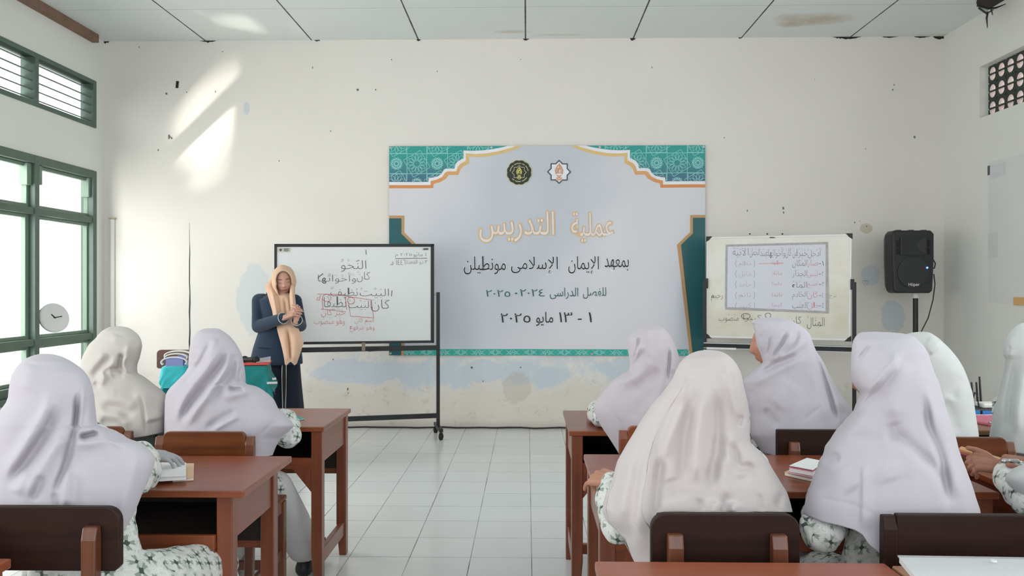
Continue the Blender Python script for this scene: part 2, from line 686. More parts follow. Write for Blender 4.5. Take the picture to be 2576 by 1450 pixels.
gx, ix = tline(x, X0, .0075)
gy, iy = tline(y, Y0, .0065)
cid = k.n('ShaderNodeCombineXYZ')
k.link(ix, cid.inputs[0])
k.link(iy, cid.inputs[1])
wn = k.n('ShaderNodeTexWhiteNoise')
k.link(cid.outputs[0], wn.inputs[0])
g = k.math('MAXIMUM', gx, gy)
dirt = k.ramp(k.noise(co, 2.5, 4), .35, .7)
tile = k.mix(wn.outputs['Value'], (.76, .775, .77), (.80, .81, .80))
tile = k.mix(k.math('MULTIPLY', k.ramp(k.noise(co, 1.3, 4), .5, .8), .35), tile, (.68, .68, .66))
gr = k.mix(dirt, (.28, .27, .25), (.04, .04, .04))
speck = k.math('MULTIPLY', k.math('GREATER_THAN', k.noise(k.mapping(co, (14, 30, 1)), 1, 2), .79), .7)
c = k.mix(k.math('MULTIPLY', g, k.math('ADD', .55, k.math('MULTIPLY', dirt, .43))), tile, gr)
c = k.mix(speck, c, (.2, .19, .17))
k.link(c, b.inputs['Base Color'])
b.inputs['Roughness'].default_value = .19
b.inputs['Specular IOR Level'].default_value = .45
k.bump(b, k.math('ADD', k.math('MULTIPLY', g, -1.0), k.math('MULTIPLY', wn.outputs['Value'], .15)), .2, .002)
M['tiles'] = m

# ceiling boards
m, nt, b = newmat('white ceiling boards')
k = NT(nt)
co = k.coord()
x, y, z = k.sep(co)
tx = k.math('MULTIPLY', k.math('ADD', x, .0152 + 10.12), 1 / 1.012)
fx = k.math('FRACT', tx)
dx = k.math('MINIMUM', fx, k.math('SUBTRACT', 1.0, fx))
wob = k.math('MULTIPLY', k.noise(k.mapping(co, (2, 7, 1)), 1, 3), .006)
lx = k.math('LESS_THAN', dx, k.math('ADD', .0035, wob))
ty = k.math('MULTIPLY', k.math('ADD', y, -6.575 + 10.12), 1 / 1.012)
fy = k.math('FRACT', ty)
dy = k.math('MINIMUM', fy, k.math('SUBTRACT', 1.0, fy))
ly = k.math('MULTIPLY', k.math('LESS_THAN', dy, .0035), k.math('LESS_THAN', y, 7.2))
base = k.mix(k.ramp(k.noise(co, .9, 4), .3, .7), (.70, .745, .735), (.75, .785, .775))
for px, py, rx, ry, st in [(2045, 48, .42, .22, .8), (1985, 62, .15, .10, .7), (1290, 80, .22, .06, .5), (1400, 88, .3, .05, .4), (2350, 88, .3, .05, .3)]:
    q = PZ(px, py, ZC)
    ex = k.math('DIVIDE', k.math('SUBTRACT', x, q.x), rx)
    ey = k.math('DIVIDE', k.math('SUBTRACT', y, q.y), ry)
    d = k.math('ADD', k.math('ADD', k.math('MULTIPLY', ex, ex), k.math('MULTIPLY', ey, ey)), k.math('MULTIPLY', k.noise(co, 5, 5, .7), 1.5))
    base = k.mix(k.math('MULTIPLY', k.math('SUBTRACT', 1.0, k.ramp(d, .75, 1.5)), st), base, (.50, .42, .30))
v = k.n('ShaderNodeTexVoronoi')
k.link(k.mapping(co, (2.4, 2.4, 2.4)), v.inputs['Vector'])
nail = k.math('LESS_THAN', k.math('ADD', v.outputs['Distance'], k.math('MULTIPLY', k.noise(co, 60, 2), .04)), .055)
base = k.mix(k.math('MULTIPLY', nail, .45), base, (.25, .26, .26))
base = k.mix(k.math('MULTIPLY', ly, .45), base, (.2, .2, .2))
base = k.mix(k.math('MULTIPLY', lx, .95), base, (.02, .02, .02))
k.link(base, b.inputs['Base Color'])
b.inputs['Roughness'].default_value = .7
M['ceiling'] = m

T = .14
struct(MB().bx((XL - 1, YB - 1, -.1), (XR + 1, YF + T, 0)).build('floor', 'tiles'))
struct(MB().bx((XL - T, YB - T, ZC), (XR + T, YF + T, ZC + .05)).build('ceiling', 'ceiling'))
struct(MB().bx((XL - T, YF, 0), (XR + T, YF + T, ZC)).build('wall_front', 'wall_front'))


def holed_wall(name, x0, x1, y0, y1, holes, mat):
    """wall slab between x0..x1 along y with rectangular openings (ya,yb,za,zb)"""
    mb = MB()
    ys = sorted({y0, y1} | {h[0] for h in holes} | {h[1] for h in holes})
    zs = sorted({0, ZC} | {h[2] for h in holes} | {h[3] for h in holes})
    for a, b_ in zip(ys[:-1], ys[1:]):
        run = None
        for c, d in zip(zs[:-1], zs[1:]):
            if any(h[0] <= a and b_ <= h[1] and h[2] <= c and d <= h[3] for h in holes):
                if run:
                    mb.bx((x0, a, run[0]), (x1, b_, run[1]))
                run = None
            else:
                run = (run[0], d) if run else (c, d)
        if run:
            mb.bx((x0, a, run[0]), (x1, b_, run[1]))
    return struct(mb.build(name, mat))


BAY = .891
WA, WB = 7.268 - 3 * BAY, 7.268
LZ0, LZ1, UZ0, UZ1 = .47, 2.41, 2.81, 3.25
RA, RB = 3.45 - 4 * BAY, 3.45
holed_wall('wall_left', XL - T, XL, YB - T, YF, [(WA, WB, LZ0, LZ1), (WA, WB, UZ0, UZ1), (RA, RB, LZ0, LZ1), (RA, RB, UZ0, UZ1)], 'wall_left')
VY0, VY1, VZ0, VZ1 = 5.4, 6.838, 2.78, 3.22
holed_wall('wall_right', XR, XR + .2, YB - T, YF, [(VY0, VY1, VZ0, VZ1), (.4, 4.0, .9, 2.5), (.4, 4.0, VZ0, VZ1)], 'wall_side')  # the large lower opening is out of view, added to let light in
mbk = MB()
for a, b_ in [((XL - T, 0), (-2.9, ZC)), ((2.9, 0), (XR + .2, ZC)), ((-2.9, 0), (2.9, .9)), ((-2.9, 2.9), (2.9, ZC))]:
    mbk.bx((a[0], YB - T, a[1]), (b_[0], YB, b_[1]))
struct(mbk.build('wall_back', 'wall_side'))


# ---- left windows: green painted frames with casements, louvres above
def lower_window(name, y0, y1, n):
    r = empty(name, (XL - .05, y0, LZ0))
    struct(r)
    xo, xi = XL - .10, XL + .012
    fr = MB()
    w = .06
    fr.bx((xo, y0 + .002, LZ0), (xi, y1 - .002, LZ0 + .07)).bx((xo, y0 + .002, LZ1 - .07), (xi, y1 - .002, LZ1))
    for i in range(n + 1):
        yy = y0 + (y1 - y0) * i / n
        a, b_ = (yy, yy + w) if i == 0 else ((yy - w, yy) if i == n else (yy - w / 2, yy + w / 2))
        fr.bx((xo - .003, a, LZ0 + .002), (xi + .003, b_, LZ1 - .002))
    for zz in (.877, 1.952):
        fr.bx((xo + .02, y0 + .004, zz - .028), (xi - .005, y1 - .004, zz + .028))
    fr.build('window_frame', 'green_paint', r, bevel=.004)
    cs = MB()
    for i in range(n):
        a, b_ = y0 + (y1 - y0) * i / n + .035, y0 + (y1 - y0) * (i + 1) / n - .035
        for z0, z1, cw in ((LZ0 + .07, .85, .05), (.905, 1.925, .075), (1.98, LZ1 - .07, .05)):
            xa, xb = XL - .075, XL - .035
            cs.bx((xa, a, z0), (xb, a + cw, z1)).bx((xa, b_ - cw * .6, z0), (xb, b_, z1))
            cs.bx((xa + .003, a + .002, z0 + .001), (xb - .003, b_ - .002, z0 + .03)).bx((xa + .003, a + .002, z1 - .03), (xb - .003, b_ - .002, z1 - .001))
        # short hinge blocks at the top corners
        cs.bx((XL - .08, a + .001, 2.18), (XL - .01, a + .07, LZ1 - .072)).bx((XL - .08, b_ - .06, 2.16), (XL - .01, b_ - .001, LZ1 - .072))
    cs.build('casement', 'green_paint2', r, bevel=.003)
    return r


def louvre_window(name, y0, y1, n):
    r = empty(name, (XL - .05, y0, UZ0))
    struct(r)
    fr = MB()
    xo, xi = XL - .11, XL + .01
    fr.bx((xo, y0 + .002, UZ0), (xi, y1 - .002, UZ0 + .04)).bx((xo, y0 + .002, UZ1 - .04), (xi, y1 - .002, UZ1))
    for i in range(n + 1):
        yy = y0 + (y1 - y0) * i / n
        w = .05
        a, b_ = (yy, yy + w) if i == 0 else ((yy - w, yy) if i == n else (yy - w / 2, yy + w / 2))
        fr.bx((xo - .003, a, UZ0 + .002), (xi + .003, b_, UZ1 - .002))
    fr.build('window_frame', 'green_paint', r, bevel=.004)
    sl = MB()
    R = Matrix.Rotation(radians(20), 3, 'Y')
    for i in range(n):
        a, b_ = y0 + (y1 - y0) * i / n + .02, y0 + (y1 - y0) * (i + 1) / n - .02
        for j in range(5):
            sl.box((XL - .055, (a + b_) / 2, UZ0 + .075 + j * .073), (.085, b_ - a, .009), R)
    sl.build('louvre_slats', 'green_paint', r)
    return r


lower_window('window_1', WA, WB, 3)
louvre_window('window_2', WA, WB, 3)
lower_window('window_4', RA, RB, 4)
louvre_window('window_5', RA, RB, 4)

# sill ledge under the left window
struct(MB().bx((XL - .1, WA, LZ0 - .05), (XL + .05, WB + .02, LZ0)).build('trim_1', 'green_paint'))
# brown timber piece along the ceiling corner
q1, q0 = P(232, 92, 7.0), P(95, 0, 6.0)
d = MB()
yA, yB = 5.3, 7.22
d.bx((XL, yA, ZC - .075), (XL + .06, yB, ZC - .002))
struct(d.build('trim_2', plain('raw brown timber', (.21, .125, .085), .8, var=.25, scale=10)))
# plastered conduit on the front wall near the left corner
cx = P(285, 600, YF).x
z1 = P(285, 552, YF).z
mbp = MB().bx((cx - .018, YF - .022, .02), (cx + .018, YF, z1))
struct(mbp.build('trim_3', plain('white painted batten', (.70, .72, .69), .6), bevel=.004))
struct(MB().bx((cx - .03, YF - .03, z1), (cx + .03, YF, z1 + .012)).build('trim_4', plain('dusty ledge', (.42, .36, .24), .8)))
# open vertical joint in the front wall plaster
ck = MB()
x4 = P(477, 700, YF).x
pts = []
random.seed(4)
zt, zb = P(477, 560, YF).z, .62
for i in range(15):
    zz = zt + (zb - zt) * i / 14
    w = .001 + .011 * min(1, i / 6) * random.uniform(.6, 1.2)
    pts.append((x4 + random.uniform(-.002, .003), zz, w))
ring = [(x - w / 2, YF - .0015, z) for x, z, w in pts] + [(x + w / 2, YF - .0015, z) for x, z, w in reversed(pts)]
ck.prism(ring, (0, .003, 0))
struct(ck.build('wall_front_joint', 'black'))
# ragged dark gaps under the ceiling edge
gp = MB()
random.seed(8)
for px, w, h in [(262, 26, 8), (523, 40, 6), (798, 14, 5), (1053, 12, 5), (1323, 16, 5), (1592, 14, 8), (1862, 10, 4), (2140, 50, 9), (2110, 30, 5), (2365, 34, 13), (2320, 40, 5), (2240, 40, 4)]:
    q = P(px, 96, YF)
    s_ = 1 / 267.
    n = 8
    top = [(q.x + (i / n - .5) * w * s_, YF - .004, ZC + .002) for i in range(n + 1)]
    bot = [(q.x + (i / n - .5) * w * s_, YF - .004, ZC - h * s_ * random.uniform(.3, 1) * sin(pi * (i + .5) / (n + 1))) for i in range(n, -1, -1)]
    gp.prism(top + bot, (0, .006, 0))
struct(gp.build('wall_front_gap', 'black'))
# chipped plaster marks on the front wall (each mark a thin flake)
fl = MB()
random.seed(12)
flakes = [(418, 236, 9), (425, 345, 12), (398, 378, 8), (432, 348, 7), (470, 232, 5), (542, 231, 6), (900, 226, 8), (786, 170, 6), (945, 226, 6), (702, 405, 5), (832, 330, 4),
          (2249, 213, 5), (2246, 226, 6), (2300, 345, 9), (2178, 375, 4), (1822, 347, 4), (1880, 530, 6), (1970, 524, 9), (1971, 535, 7), (2150, 560, 5), (2163, 556, 4), (2180, 570, 5),
          (1640, 170, 4), (2050, 200, 4), (1310, 150, 4), (1100, 180, 4), (985, 150, 4), (560, 130, 4), (350, 118, 5), (1187, 925, 8), (1215, 960, 5), (1310, 925, 5), (875, 980, 8), (876, 990, 6), (838, 905, 4)]
for px, py, s in flakes:
    q = P(px, py, YF)
    r = s / 267. * .6
    n = 6
    a0 = random.uniform(0, 6)
    fl.prism([(q.x + r * random.uniform(.3, 1) * cos(a0 + 2 * pi * i / n) * .8, YF - .0012, q.z + r * random.uniform(.35, 1.1) * sin(a0 + 2 * pi * i / n)) for i in range(n)], (0, .002, 0))
struct(fl.build('wall_front_chips', plain('chipped plaster', (.16, .16, .17), .9, var=.4)))
# heart and scribbles drawn on the front wall
hb = MB()
q = P(2177, 712, YF)
hp = []
for i in range(25):
    t = 2 * pi * i / 24
    hp.append((q.x + .0018 * 16 * sin(t) ** 3, YF - .002, q.z + .0018 * (13 * cos(t) - 5 * cos(2 * t) - 2 * cos(3 * t) - cos(4 * t))))
hb.tube(hp, .0016, 5)
struct(hb.build('wall_front_drawing', 'ink_pale'))


# ---- right wall ventilation blocks
def vent_blocks():
    mb = MB()
    bw, bh, dep = .1245, VZ1 - VZ0, .05
    nb = int((VY1 - VY0) / bw)
    bh = (VZ1 - VZ0) / 3
    xin = XR + .075
    for i in range(nb + 1):
        y1 = VY1 - i * bw
        y0 = max(y1 - bw, VY0)
        for j in range(3):
            z0 = VZ0 + j * bh
            for half in (0, 1):
                za, zb = z0 + half * bh / 2, z0 + (half + 1) * bh / 2
                cy = (y0 + y1) / 2
                n = 20
                R, r = [], []
                rad = bh / 2 - .021
                zf = za + .008 if half else zb - .008
                for t in range(n):
                    a = 2 * pi * t / n
                    ca, sa = cos(a), sin(a)
                    m_ = max(abs(ca), abs(sa))
                    R.append((cy + ca / m_ * (y1 - y0) / 2, (za + zb) / 2 + sa / m_ * (zb - za) / 2))
                    hz = sa * rad
                    if half:      # flat below, round above
                        zz = zf + max(hz, 0) * .92 if hz > 0 else zf
                    else:
                        zz = zf + min(hz, 0) * .92 if hz < 0 else zf
                    r.append((cy + ca * rad * .80, zz))
                vs = [(xin, a, b_) for a, b_ in R] + [(xin, a, b_) for a, b_ in r] + [(xin + dep, a, b_) for a, b_ in R] + [(xin + dep, a, b_) for a, b_ in r]
                fs, fi = [], []
                for t in range(n):
                    u = (t + 1) % n
                    fs += [(t, u, n + u, n + t)]
                    fi += [(2 * n + t, 3 * n + t, 3 * n + u, 2 * n + u), (n + t, n + u, 3 * n + u, 3 * n + t)]
                mb.add(vs, fs)
                o_ = len(mb.v) - len(vs)
                mb.f += [tuple(q + o_ for q in f) for f in fi]
                mb.mi += [1] * len(fi)
    o = mb.build('window_3', ['green_dark', plain('bare pinkish cement', (.62, .53, .50), .8)], fix=False)
    return struct(o)


vent_blocks()

# broken ceiling corner at the upper right with hanging torn strips
hole = empty('ceiling_hole', (3.6, 6.3, ZC))
struct(hole)
q = PZ(2500, 8, ZC)
random.seed(3)
h = MB()
ringp = []
for px, py in [(2456, 8), (2462, 22), (2475, 30), (2492, 33), (2510, 30), (2535, 12), (2560, -6), (2560, -30), (2500, -34), (2462, -20)]:
    w = PZ(px, py, ZC - .004)
    ringp.append((min(w.x, XR - .002), w.y, ZC - .004))
h.prism(ringp, (0, 0, .02))
h.build('hole', 'dark_inside', hole)
t = MB()
for pl in ([(2458, 14), (2485, 22), (2505, 20), (2530, 10)], [(2462, 20), (2482, 34), (2500, 24)], [(2485, 30), (2482, 45), (2484, 70)], [(2493, 22), (2497, 38)]):
    pp = []
    for i, (px, py) in enumerate(pl):
        pp.append(P(px, py, 6.42))
    t.tube(pp, [.008] * (len(pp) - 1) + [.003], 5)
t.build('torn_strip', 'black', hole)
t = MB()
a, b_, c_ = P(2459, 16, 6.42), P(2488, 20, 6.42), P(2484, 32, 6.42)
t.prism([a, b_, c_, P(2468, 28, 6.42)], (0, .01, 0))
t.build('torn_board', 'alu', hole)

# ground and neighbouring building seen pale through the left windows
struct(MB().bx((-14, -8, -.35), (XL - T, 14, -.25)).build('ground_outside', plain('pale concrete', (.7, .69, .66), .9)))
nb = empty('neighbour_building', (-9, 6, -.3))
MB().bx((-11, -2, -.3), (-8.6, 13, 2.1)).build('wall', plain('white outside wall', (.85, .84, .80), .9), nb)
rf = MB()
for i in range(30):
    y = -2 + i * .5
    rf.bar((-8.1, y, 1.78), (-11, y, 3.1), .46, .05)
rf.build('roof', plain('glare pale roof tiles', (.80, .74, .68), .9), nb)  # pale colour stands in for the overexposed look of the outdoors
tag(nb, 'pale building with tiled roof seen outside the left windows', 'building')

# ------------------------------------------------------------------ arabic letter shaping (for the lettering on banner and boards)
ARF = {}
for _s in ('ء FE80 1', 'آ FE81 2', 'أ FE83 2', 'ؤ FE85 2', 'إ FE87 2', 'ئ FE89 4', 'ا FE8D 2', 'ب FE8F 4', 'ة FE93 2', 'ت FE95 4', 'ث FE99 4', 'ج FE9D 4', 'ح FEA1 4',
           'خ FEA5 4', 'د FEA9 2', 'ذ FEAB 2', 'ر FEAD 2', 'ز FEAF 2', 'س FEB1 4', 'ش FEB5 4', 'ص FEB9 4', 'ض FEBD 4', 'ط FEC1 4', 'ظ FEC5 4', 'ع FEC9 4', 'غ FECD 4',
           'ف FED1 4', 'ق FED5 4', 'ك FED9 4', 'ل FEDD 4', 'م FEE1 4', 'ن FEE5 4', 'ه FEE9 4', 'و FEED 2', 'ى FEEF 2', 'ي FEF1 4'):
    _a, _b, _c = _s.split()
    ARF[_a] = (int(_b, 16), int(_c))
LAMALEF = {'آ': 0xFEF5, 'أ': 0xFEF7, 'إ': 0xFEF9, 'ا': 0xFEFB}
MARKS = '\u064b\u064c\u064d\u064e\u064f\u0650\u0651\u0652'


def shape(s):
    base = []
    for ch in s:
        if ch in MARKS and base:
            base[-1][1] += ch
        else:
            base.append([ch, ''])
    out, i = [], 0
    n = len(base)

    def joins_next(j):
        return base[j][0] in ARF and ARF[base[j][0]][1] == 4

    def is_let(j):
        return 0 <= j < n and base[j][0] in ARF and base[j][0] != 'ء'
    while i < n:
        ch, mk = base[i]
        if ch not in ARF:
            out.append((ch, mk))
            i += 1
            continue
        prev = is_let(i - 1) and joins_next(i - 1) and ch != 'ء'
        if ch == 'ل' and i + 1 < n and base[i + 1][0] in LAMALEF:
            out.append((chr(LAMALEF[base[i + 1][0]] + (1 if prev else 0)), mk + base[i + 1][1]))
            i += 2
            continue
        cp, forms = ARF[ch]
        nxt = forms == 4 and is_let(i + 1)
        if forms == 1:
            g = cp
        elif forms == 2:
            g = cp + (1 if prev else 0)
        else:
            g = cp + (3 if prev and nxt else 2 if nxt else 1 if prev else 0)
        out.append((chr(g), mk))
        i += 1
    out.reverse()
    # keep runs of digits in reading order
    res, j = [], 0
    while j < len(out):
        if '\u0660' <= out[j][0] <= '\u0669':
            e = j
            while e < len(out) and '\u0660' <= out[e][0] <= '\u0669':
                e += 1
            res += reversed(out[j:e])
            j = e
        else:
            res.append(out[j])
            j += 1
    return ''.join(mk + ch for ch, mk in res)


def text_mesh(s, offset=0.0, extrude=0.0, raw=False, res=4):
    cu = bpy.data.curves.new('txt', 'FONT')
    cu.body = s if raw else shape(s)
    cu.size = 1.0
    cu.offset = offset
    cu.extrude = extrude
    cu.resolution_u = res
    o = bpy.data.objects.new('txt', cu)
    COL.objects.link(o)
    dg = bpy.context.evaluated_depsgraph_get()
    dg.update()
    me = bpy.data.meshes.new_from_object(o.evaluated_get(dg))
    bpy.data.objects.remove(o)
    v = np.array([tuple(x.co) for x in me.vertices])
    f = [tuple(p.vertices) for p in me.polygons]
    bpy.data.meshes.remove(me)
    return v, f


def lay_text(mb, s, frame, box, offset=0.0, raw=False, slant=0.0, mi=0, keep=False):
    """place text so that its ink fills box=(u0,v0,u1,v1) of a plane; frame(u,v)->3d point"""
    v, f = text_mesh(s, offset, raw=raw)
    lo, hi = v.min(0), v.max(0)
    u0, v0, u1, v1 = box
    su = (u1 - u0) / (hi[0] - lo[0])
    sv = (v1 - v0) / (hi[1] - lo[1])
    if keep:
        su = sv = min(su, sv)
    pts = []
    for x, y, _ in v:
        yy = (y - lo[1]) * sv
        pts.append(frame(u0 + (x - lo[0]) * su + slant * yy, v0 + yy))
    mb.add(pts, f, mi)


def ribbon(mb, pts, w, frame, mi=0):
    """flat pen stroke through 2d points"""
    n = len(pts)
    L, R = [], []
    for i in range(n):
        a = Vector(pts[max(i - 1, 0)])
        b_ = Vector(pts[min(i + 1, n - 1)])
        d = b_ - a
        if d.length < 1e-9:
            d = Vector((1, 0))
        d.normalize()
        nn = Vector((-d.y, d.x)) * (w / 2)
        p = Vector(pts[i])
        L.append(frame(*(p + nn)))
        R.append(frame(*(p - nn)))
    mb.add(L + R, [(i, i + 1, n + i + 1, n + i) for i in range(n - 1)], mi)


# ------------------------------------------------------------------ banner on the front wall
BY = YF - .022
bl, br = P(979, 600, BY).x, P(1774, 600, BY).x
bt, bb = P(1376, 367, BY).z, P(1376, 895, BY).z
BWID, BHEI = br - bl, bt - bb


def bw_(u, v):
    """cloth relief of the hanging banner (u,v metres from lower left)"""
    e = min(1, u / .3) * min(1, (BWID - u) / .3)
    f = min(1, max(0, BHEI - v) / .25) * .8 + .2
    r = .010 * sin(3.1 * (u - .55 * v) + .6) + .006 * sin(7.3 * (u - .32 * v) + 1.7) + .004 * sin(13 * (u - .2 * v)) + .003 * sin(9 * u + 5 * v)
    return .012 + r * e * f * .75


def BF(off):
    def fr(u, v):
        return Vector((bl + u, BY + .012 - bw_(u, v) - off, bb + v))
    return fr


SU = BWID / 795.0           # metres per photograph pixel across the banner
SV = BHEI / 528.0


def bp(px, py):
    return ((px - 979) * SU, (895 - py) * SV)


banner = empty('banner', ((bl + br) / 2, YF, bb))
tag(banner, 'wide white and teal printed cloth banner with Arabic lettering on the front wall', 'banner')
fr = BF(0)
mb = MB()
NU, NV = 120, 80
gv = [fr(BWID * i / NU, BHEI * j / NV) for j in range(NV + 1) for i in range(NU + 1)]
mb.add(gv, [(j * (NU + 1) + i, j * (NU + 1) + i + 1, (j + 1) * (NU + 1) + i + 1, (j + 1) * (NU + 1) + i) for j in range(NV) for i in range(NU)])
m, nt, b = newmat('banner print cloth')
k = NT(nt)
co = k.coord()
x, y, z = k.sep(co)
dg_ = k.math('ADD', k.math('MULTIPLY', x, 2.2), k.math('MULTIPLY', z, -1.5))
wv = k.math('ADD', k.math('MULTIPLY', k.math('SINE', k.math('ADD', dg_, k.math('MULTIPLY', k.noise(co, .8, 2), 3.5))), .5), .5)
k.link(k.mix(k.ramp(wv, .1, .95), (.565, .60, .66), (.70, .695, .745)), b.inputs['Base Color'])
b.inputs['Roughness'].default_value = .45
b.inputs['Specular IOR Level'].default_value = .35
k.bump(b, k.noise(k.mapping(co, (300, 300, 300)), 1, 1), .05, .001)
mb.build('cloth', m, banner, smooth=True)


def sheet(polys, name, mat, off, parent=banner, sub=.05):
    """printed areas: polygons in photo px, following the cloth relief"""
    bm = bmesh.new()
    for pl in polys:
        vs = [bm.verts.new((*bp(*q), 0)) for q in pl]
        bm.faces.new(vs)
    bmesh.ops.triangulate(bm, faces=bm.faces)
    for _ in range(7):
        es = [e for e in bm.edges if e.calc_length() > sub]
        if not es:
            break
        bmesh.ops.subdivide_edges(bm, edges=es, cuts=1)
        bmesh.ops.triangulate(bm, faces=bm.faces)
    f = BF(off)
    for v in bm.verts:
        v.co = f(v.co.x, v.co.y)
    bmesh.ops.recalc_face_normals(bm, faces=bm.faces)
    me = bpy.data.meshes.new(name)
    bm.to_mesh(me)
    bm.free()
    return link(name, me, mat, parent)


def arc(cx, cy, rx, ry, a0, a1, n=8):
    return [(cx + rx * cos(radians(a0 + (a1 - a0) * i / n)), cy - ry * sin(radians(a0 + (a1 - a0) * i / n))) for i in range(n + 1)]


# teal corner outline (left), mirrored for the right
def mir(pl):
    return [(979 + 1774 - x, y) for x, y in pl]


edge = [(979, 457), (1078, 457), (1079, 447), (1090, 446), (1103, 443), (1112, 436), (1118, 426), (1123, 424), (1144, 424), (1147, 412), (1153, 405), (1163, 400), (1167, 398), (1167, 378),
        (1190, 379), (1215, 378), (1240, 375), (1262, 371), (1278, 367)]
white_e = [(979, 465), (1084, 465), (1084, 455), (1098, 452), (1113, 445), (1121, 434), (1127, 431), (1149, 431), (1153, 419), (1160, 411), (1173, 404), (1173, 385), (1195, 387), (1222, 386), (1252, 381), (1290, 371), (1300, 367)]
gold_e = [(979, 473), (1090, 473), (1092, 462), (1108, 458), (1122, 450), (1130, 440), (1154, 440), (1160, 425), (1168, 417), (1181, 411), (1181, 393), (1205, 395), (1230, 393), (1258, 388), (1295, 377), (1318, 367)]
m, nt, b = newmat('teal banner print')
k = NT(nt)
x, y, z = k.sep(k.coord())
k.link(k.mix(k.ramp(z, bb + BHEI * .84, bb + BHEI * .95), (.055, .15, .24), (.02, .33, .30)), b.inputs['Base Color'])
b.inputs['Roughness'].default_value = .45
M['teal_print'] = m
m, nt, b = newmat('gold banner print')
k = NT(nt)
x, y, z = k.sep(k.coord())
k.link(k.mix(k.ramp(z, bb + BHEI * .81, bb + BHEI * .94), (.68, .27, .09), (.74, .52, .22)), b.inputs['Base Color'])
b.inputs['Roughness'].default_value = .45
M['gold_print'] = m
M['brown_print'] = plain('bronze banner print', (.52, .30, .13), .45)
M['white_print'] = plain('white banner print', (.82, .82, .86), .45)
M['deep_teal'] = plain('deep teal banner print', (.008, .10, .115), .45, var=.25, scale=2)
M['mint'] = plain('mint line print', (.30, .66, .64), .45)
M['bottom_teal'] = plain('mid teal banner print', (.03, .40, .32), .45)
top = [(979, 367)]
sheet([gold_e + top], 'gold_border', 'gold_print', .001)
sheet([mir(gold_e + top)], 'gold_border', 'gold_print', .001)
sheet([white_e + top], 'white_border', 'white_print', .002)
sheet([mir(white_e + top)], 'white_border', 'white_print', .002)
sheet([edge + top], 'corner_print', 'teal_print', .003)
sheet([mir(edge + top)], 'corner_print', 'teal_print', .003)
# bottom strip
sheet([[(1017, 879), (1732, 879), (1732, 895), (1017, 895)]], 'bottom_strip', 'bottom_teal', .0015)
# side medallions
gl = [(979, 542), (1017, 542), (1017, 585), (1050, 617), (1017, 650), (1017, 895), (979, 895)]
dl = [(979, 549), (1010, 549), (1010, 588), (1040, 617), (1010, 647), (1010, 895), (979, 895)]
sheet([gl], 'side_border', 'brown_print', .002)
sheet([mir(gl)], 'side_border', 'brown_print', .002)
sheet([dl], 'side_print', 'deep_teal', .003)
sheet([mir(dl)], 'side_print', 'deep_teal', .003)


def inside(pl, x, y):
    c = False
    n = len(pl)
    for i in range(n):
        x1, y1 = pl[i]
        x2, y2 = pl[(i + 1) % n]
        if (y1 > y) != (y2 > y) and x < (x2 - x1) * (y - y1) / (y2 - y1) + x1:
            c = not c
    return c


def clip_strokes(mb, strokes, poly, w, off, step=3.0):
    f = BF(off)

    def g(u, v):
        return f(u, v)
    for st in strokes:
        run = []
        for a, b_ in zip(st[:-1], st[1:]):
            L = math.hypot(b_[0] - a[0], b_[1] - a[1])
            n = max(1, int(L / step))
            for i in range(n + (1 if b_ is st[-1] else 0)):
                q = (a[0] + (b_[0] - a[0]) * i / n, a[1] + (b_[1] - a[1]) * i / n)
                if inside(poly, *q):
                    run.append(bp(*q))
                else:
                    if len(run) > 1:
                        ribbon(mb, run, w, g)
                    run = []
        if len(run) > 1:
            ribbon(mb, run, w, g)


def star(cx, cy, r, n, rot=0.0, step=2):
    out = []
    for j in range(step):
        pts = [(cx + r * cos(rot + 2 * pi * (i * step + j) / n), cy + r * sin(rot + 2 * pi * (i * step + j) / n)) for i in range(n // step + 1)]
        out.append(pts)
    return out


def rosette(cx, cy, r, n):
    out = []
    for i in range(n):
        a = 2 * pi * i / n
        d = pi / n
        p = [(cx + r * .28 * cos(a), cy + r * .28 * sin(a)), (cx + r * .55 * cos(a - d * .8), cy + r * .55 * sin(a - d * .8)), (cx + r * .74 * cos(a - d * .75), cy + r * .74 * sin(a - d * .75)), (cx + r * cos(a), cy + r * sin(a)),
             (cx + r * .74 * cos(a + d * .75), cy + r * .74 * sin(a + d * .75)), (cx + r * .55 * cos(a + d * .8), cy + r * .55 * sin(a + d * .8)), (cx + r * .28 * cos(a), cy + r * .28 * sin(a))]
        out.append(p)
    return out


def lattice(cx0, cy0):
    st = []
    P_ = 103.0
    for i in range(-1, 4):
        for cx, cy in ((cx0 + i * P_, cy0), (cx0 + (i + .5) * P_, cy0 - 51), (cx0 + (i + .5) * P_, cy0 + 51)):
            st += rosette(cx, cy, 25, 12)
            for a in range(3):
                st += [[(cx + 35 * cos(radians(45 + 30 * a + 90 * t)), cy + 35 * sin(radians(45 + 30 * a + 90 * t))) for t in range(5)]] if a != 1 else []
        for cx, cy in ((cx0 + (i + .5) * P_, cy0), (cx0 + i * P_, cy0 + 51)):
            st += rosette(cx, cy, 13, 12)
            st += [[(cx + 16 * cos(radians(r0 + 45 + 90 * t)), cy + 16 * sin(radians(r0 + 45 + 90 * t))) for t in range(5)] for r0 in (0, 30, 60)]
        st += [[(cx0 + i * P_ - 25, 367), (cx0 + i * P_ - 25, 470)], [(cx0 + i * P_ + 25, 367), (cx0 + i * P_ + 25, 470)]]
    st += [[(979, cy0 - 25), (1774, cy0 - 25)], [(979, cy0 + 25), (1774, cy0 + 25)]]
    return st


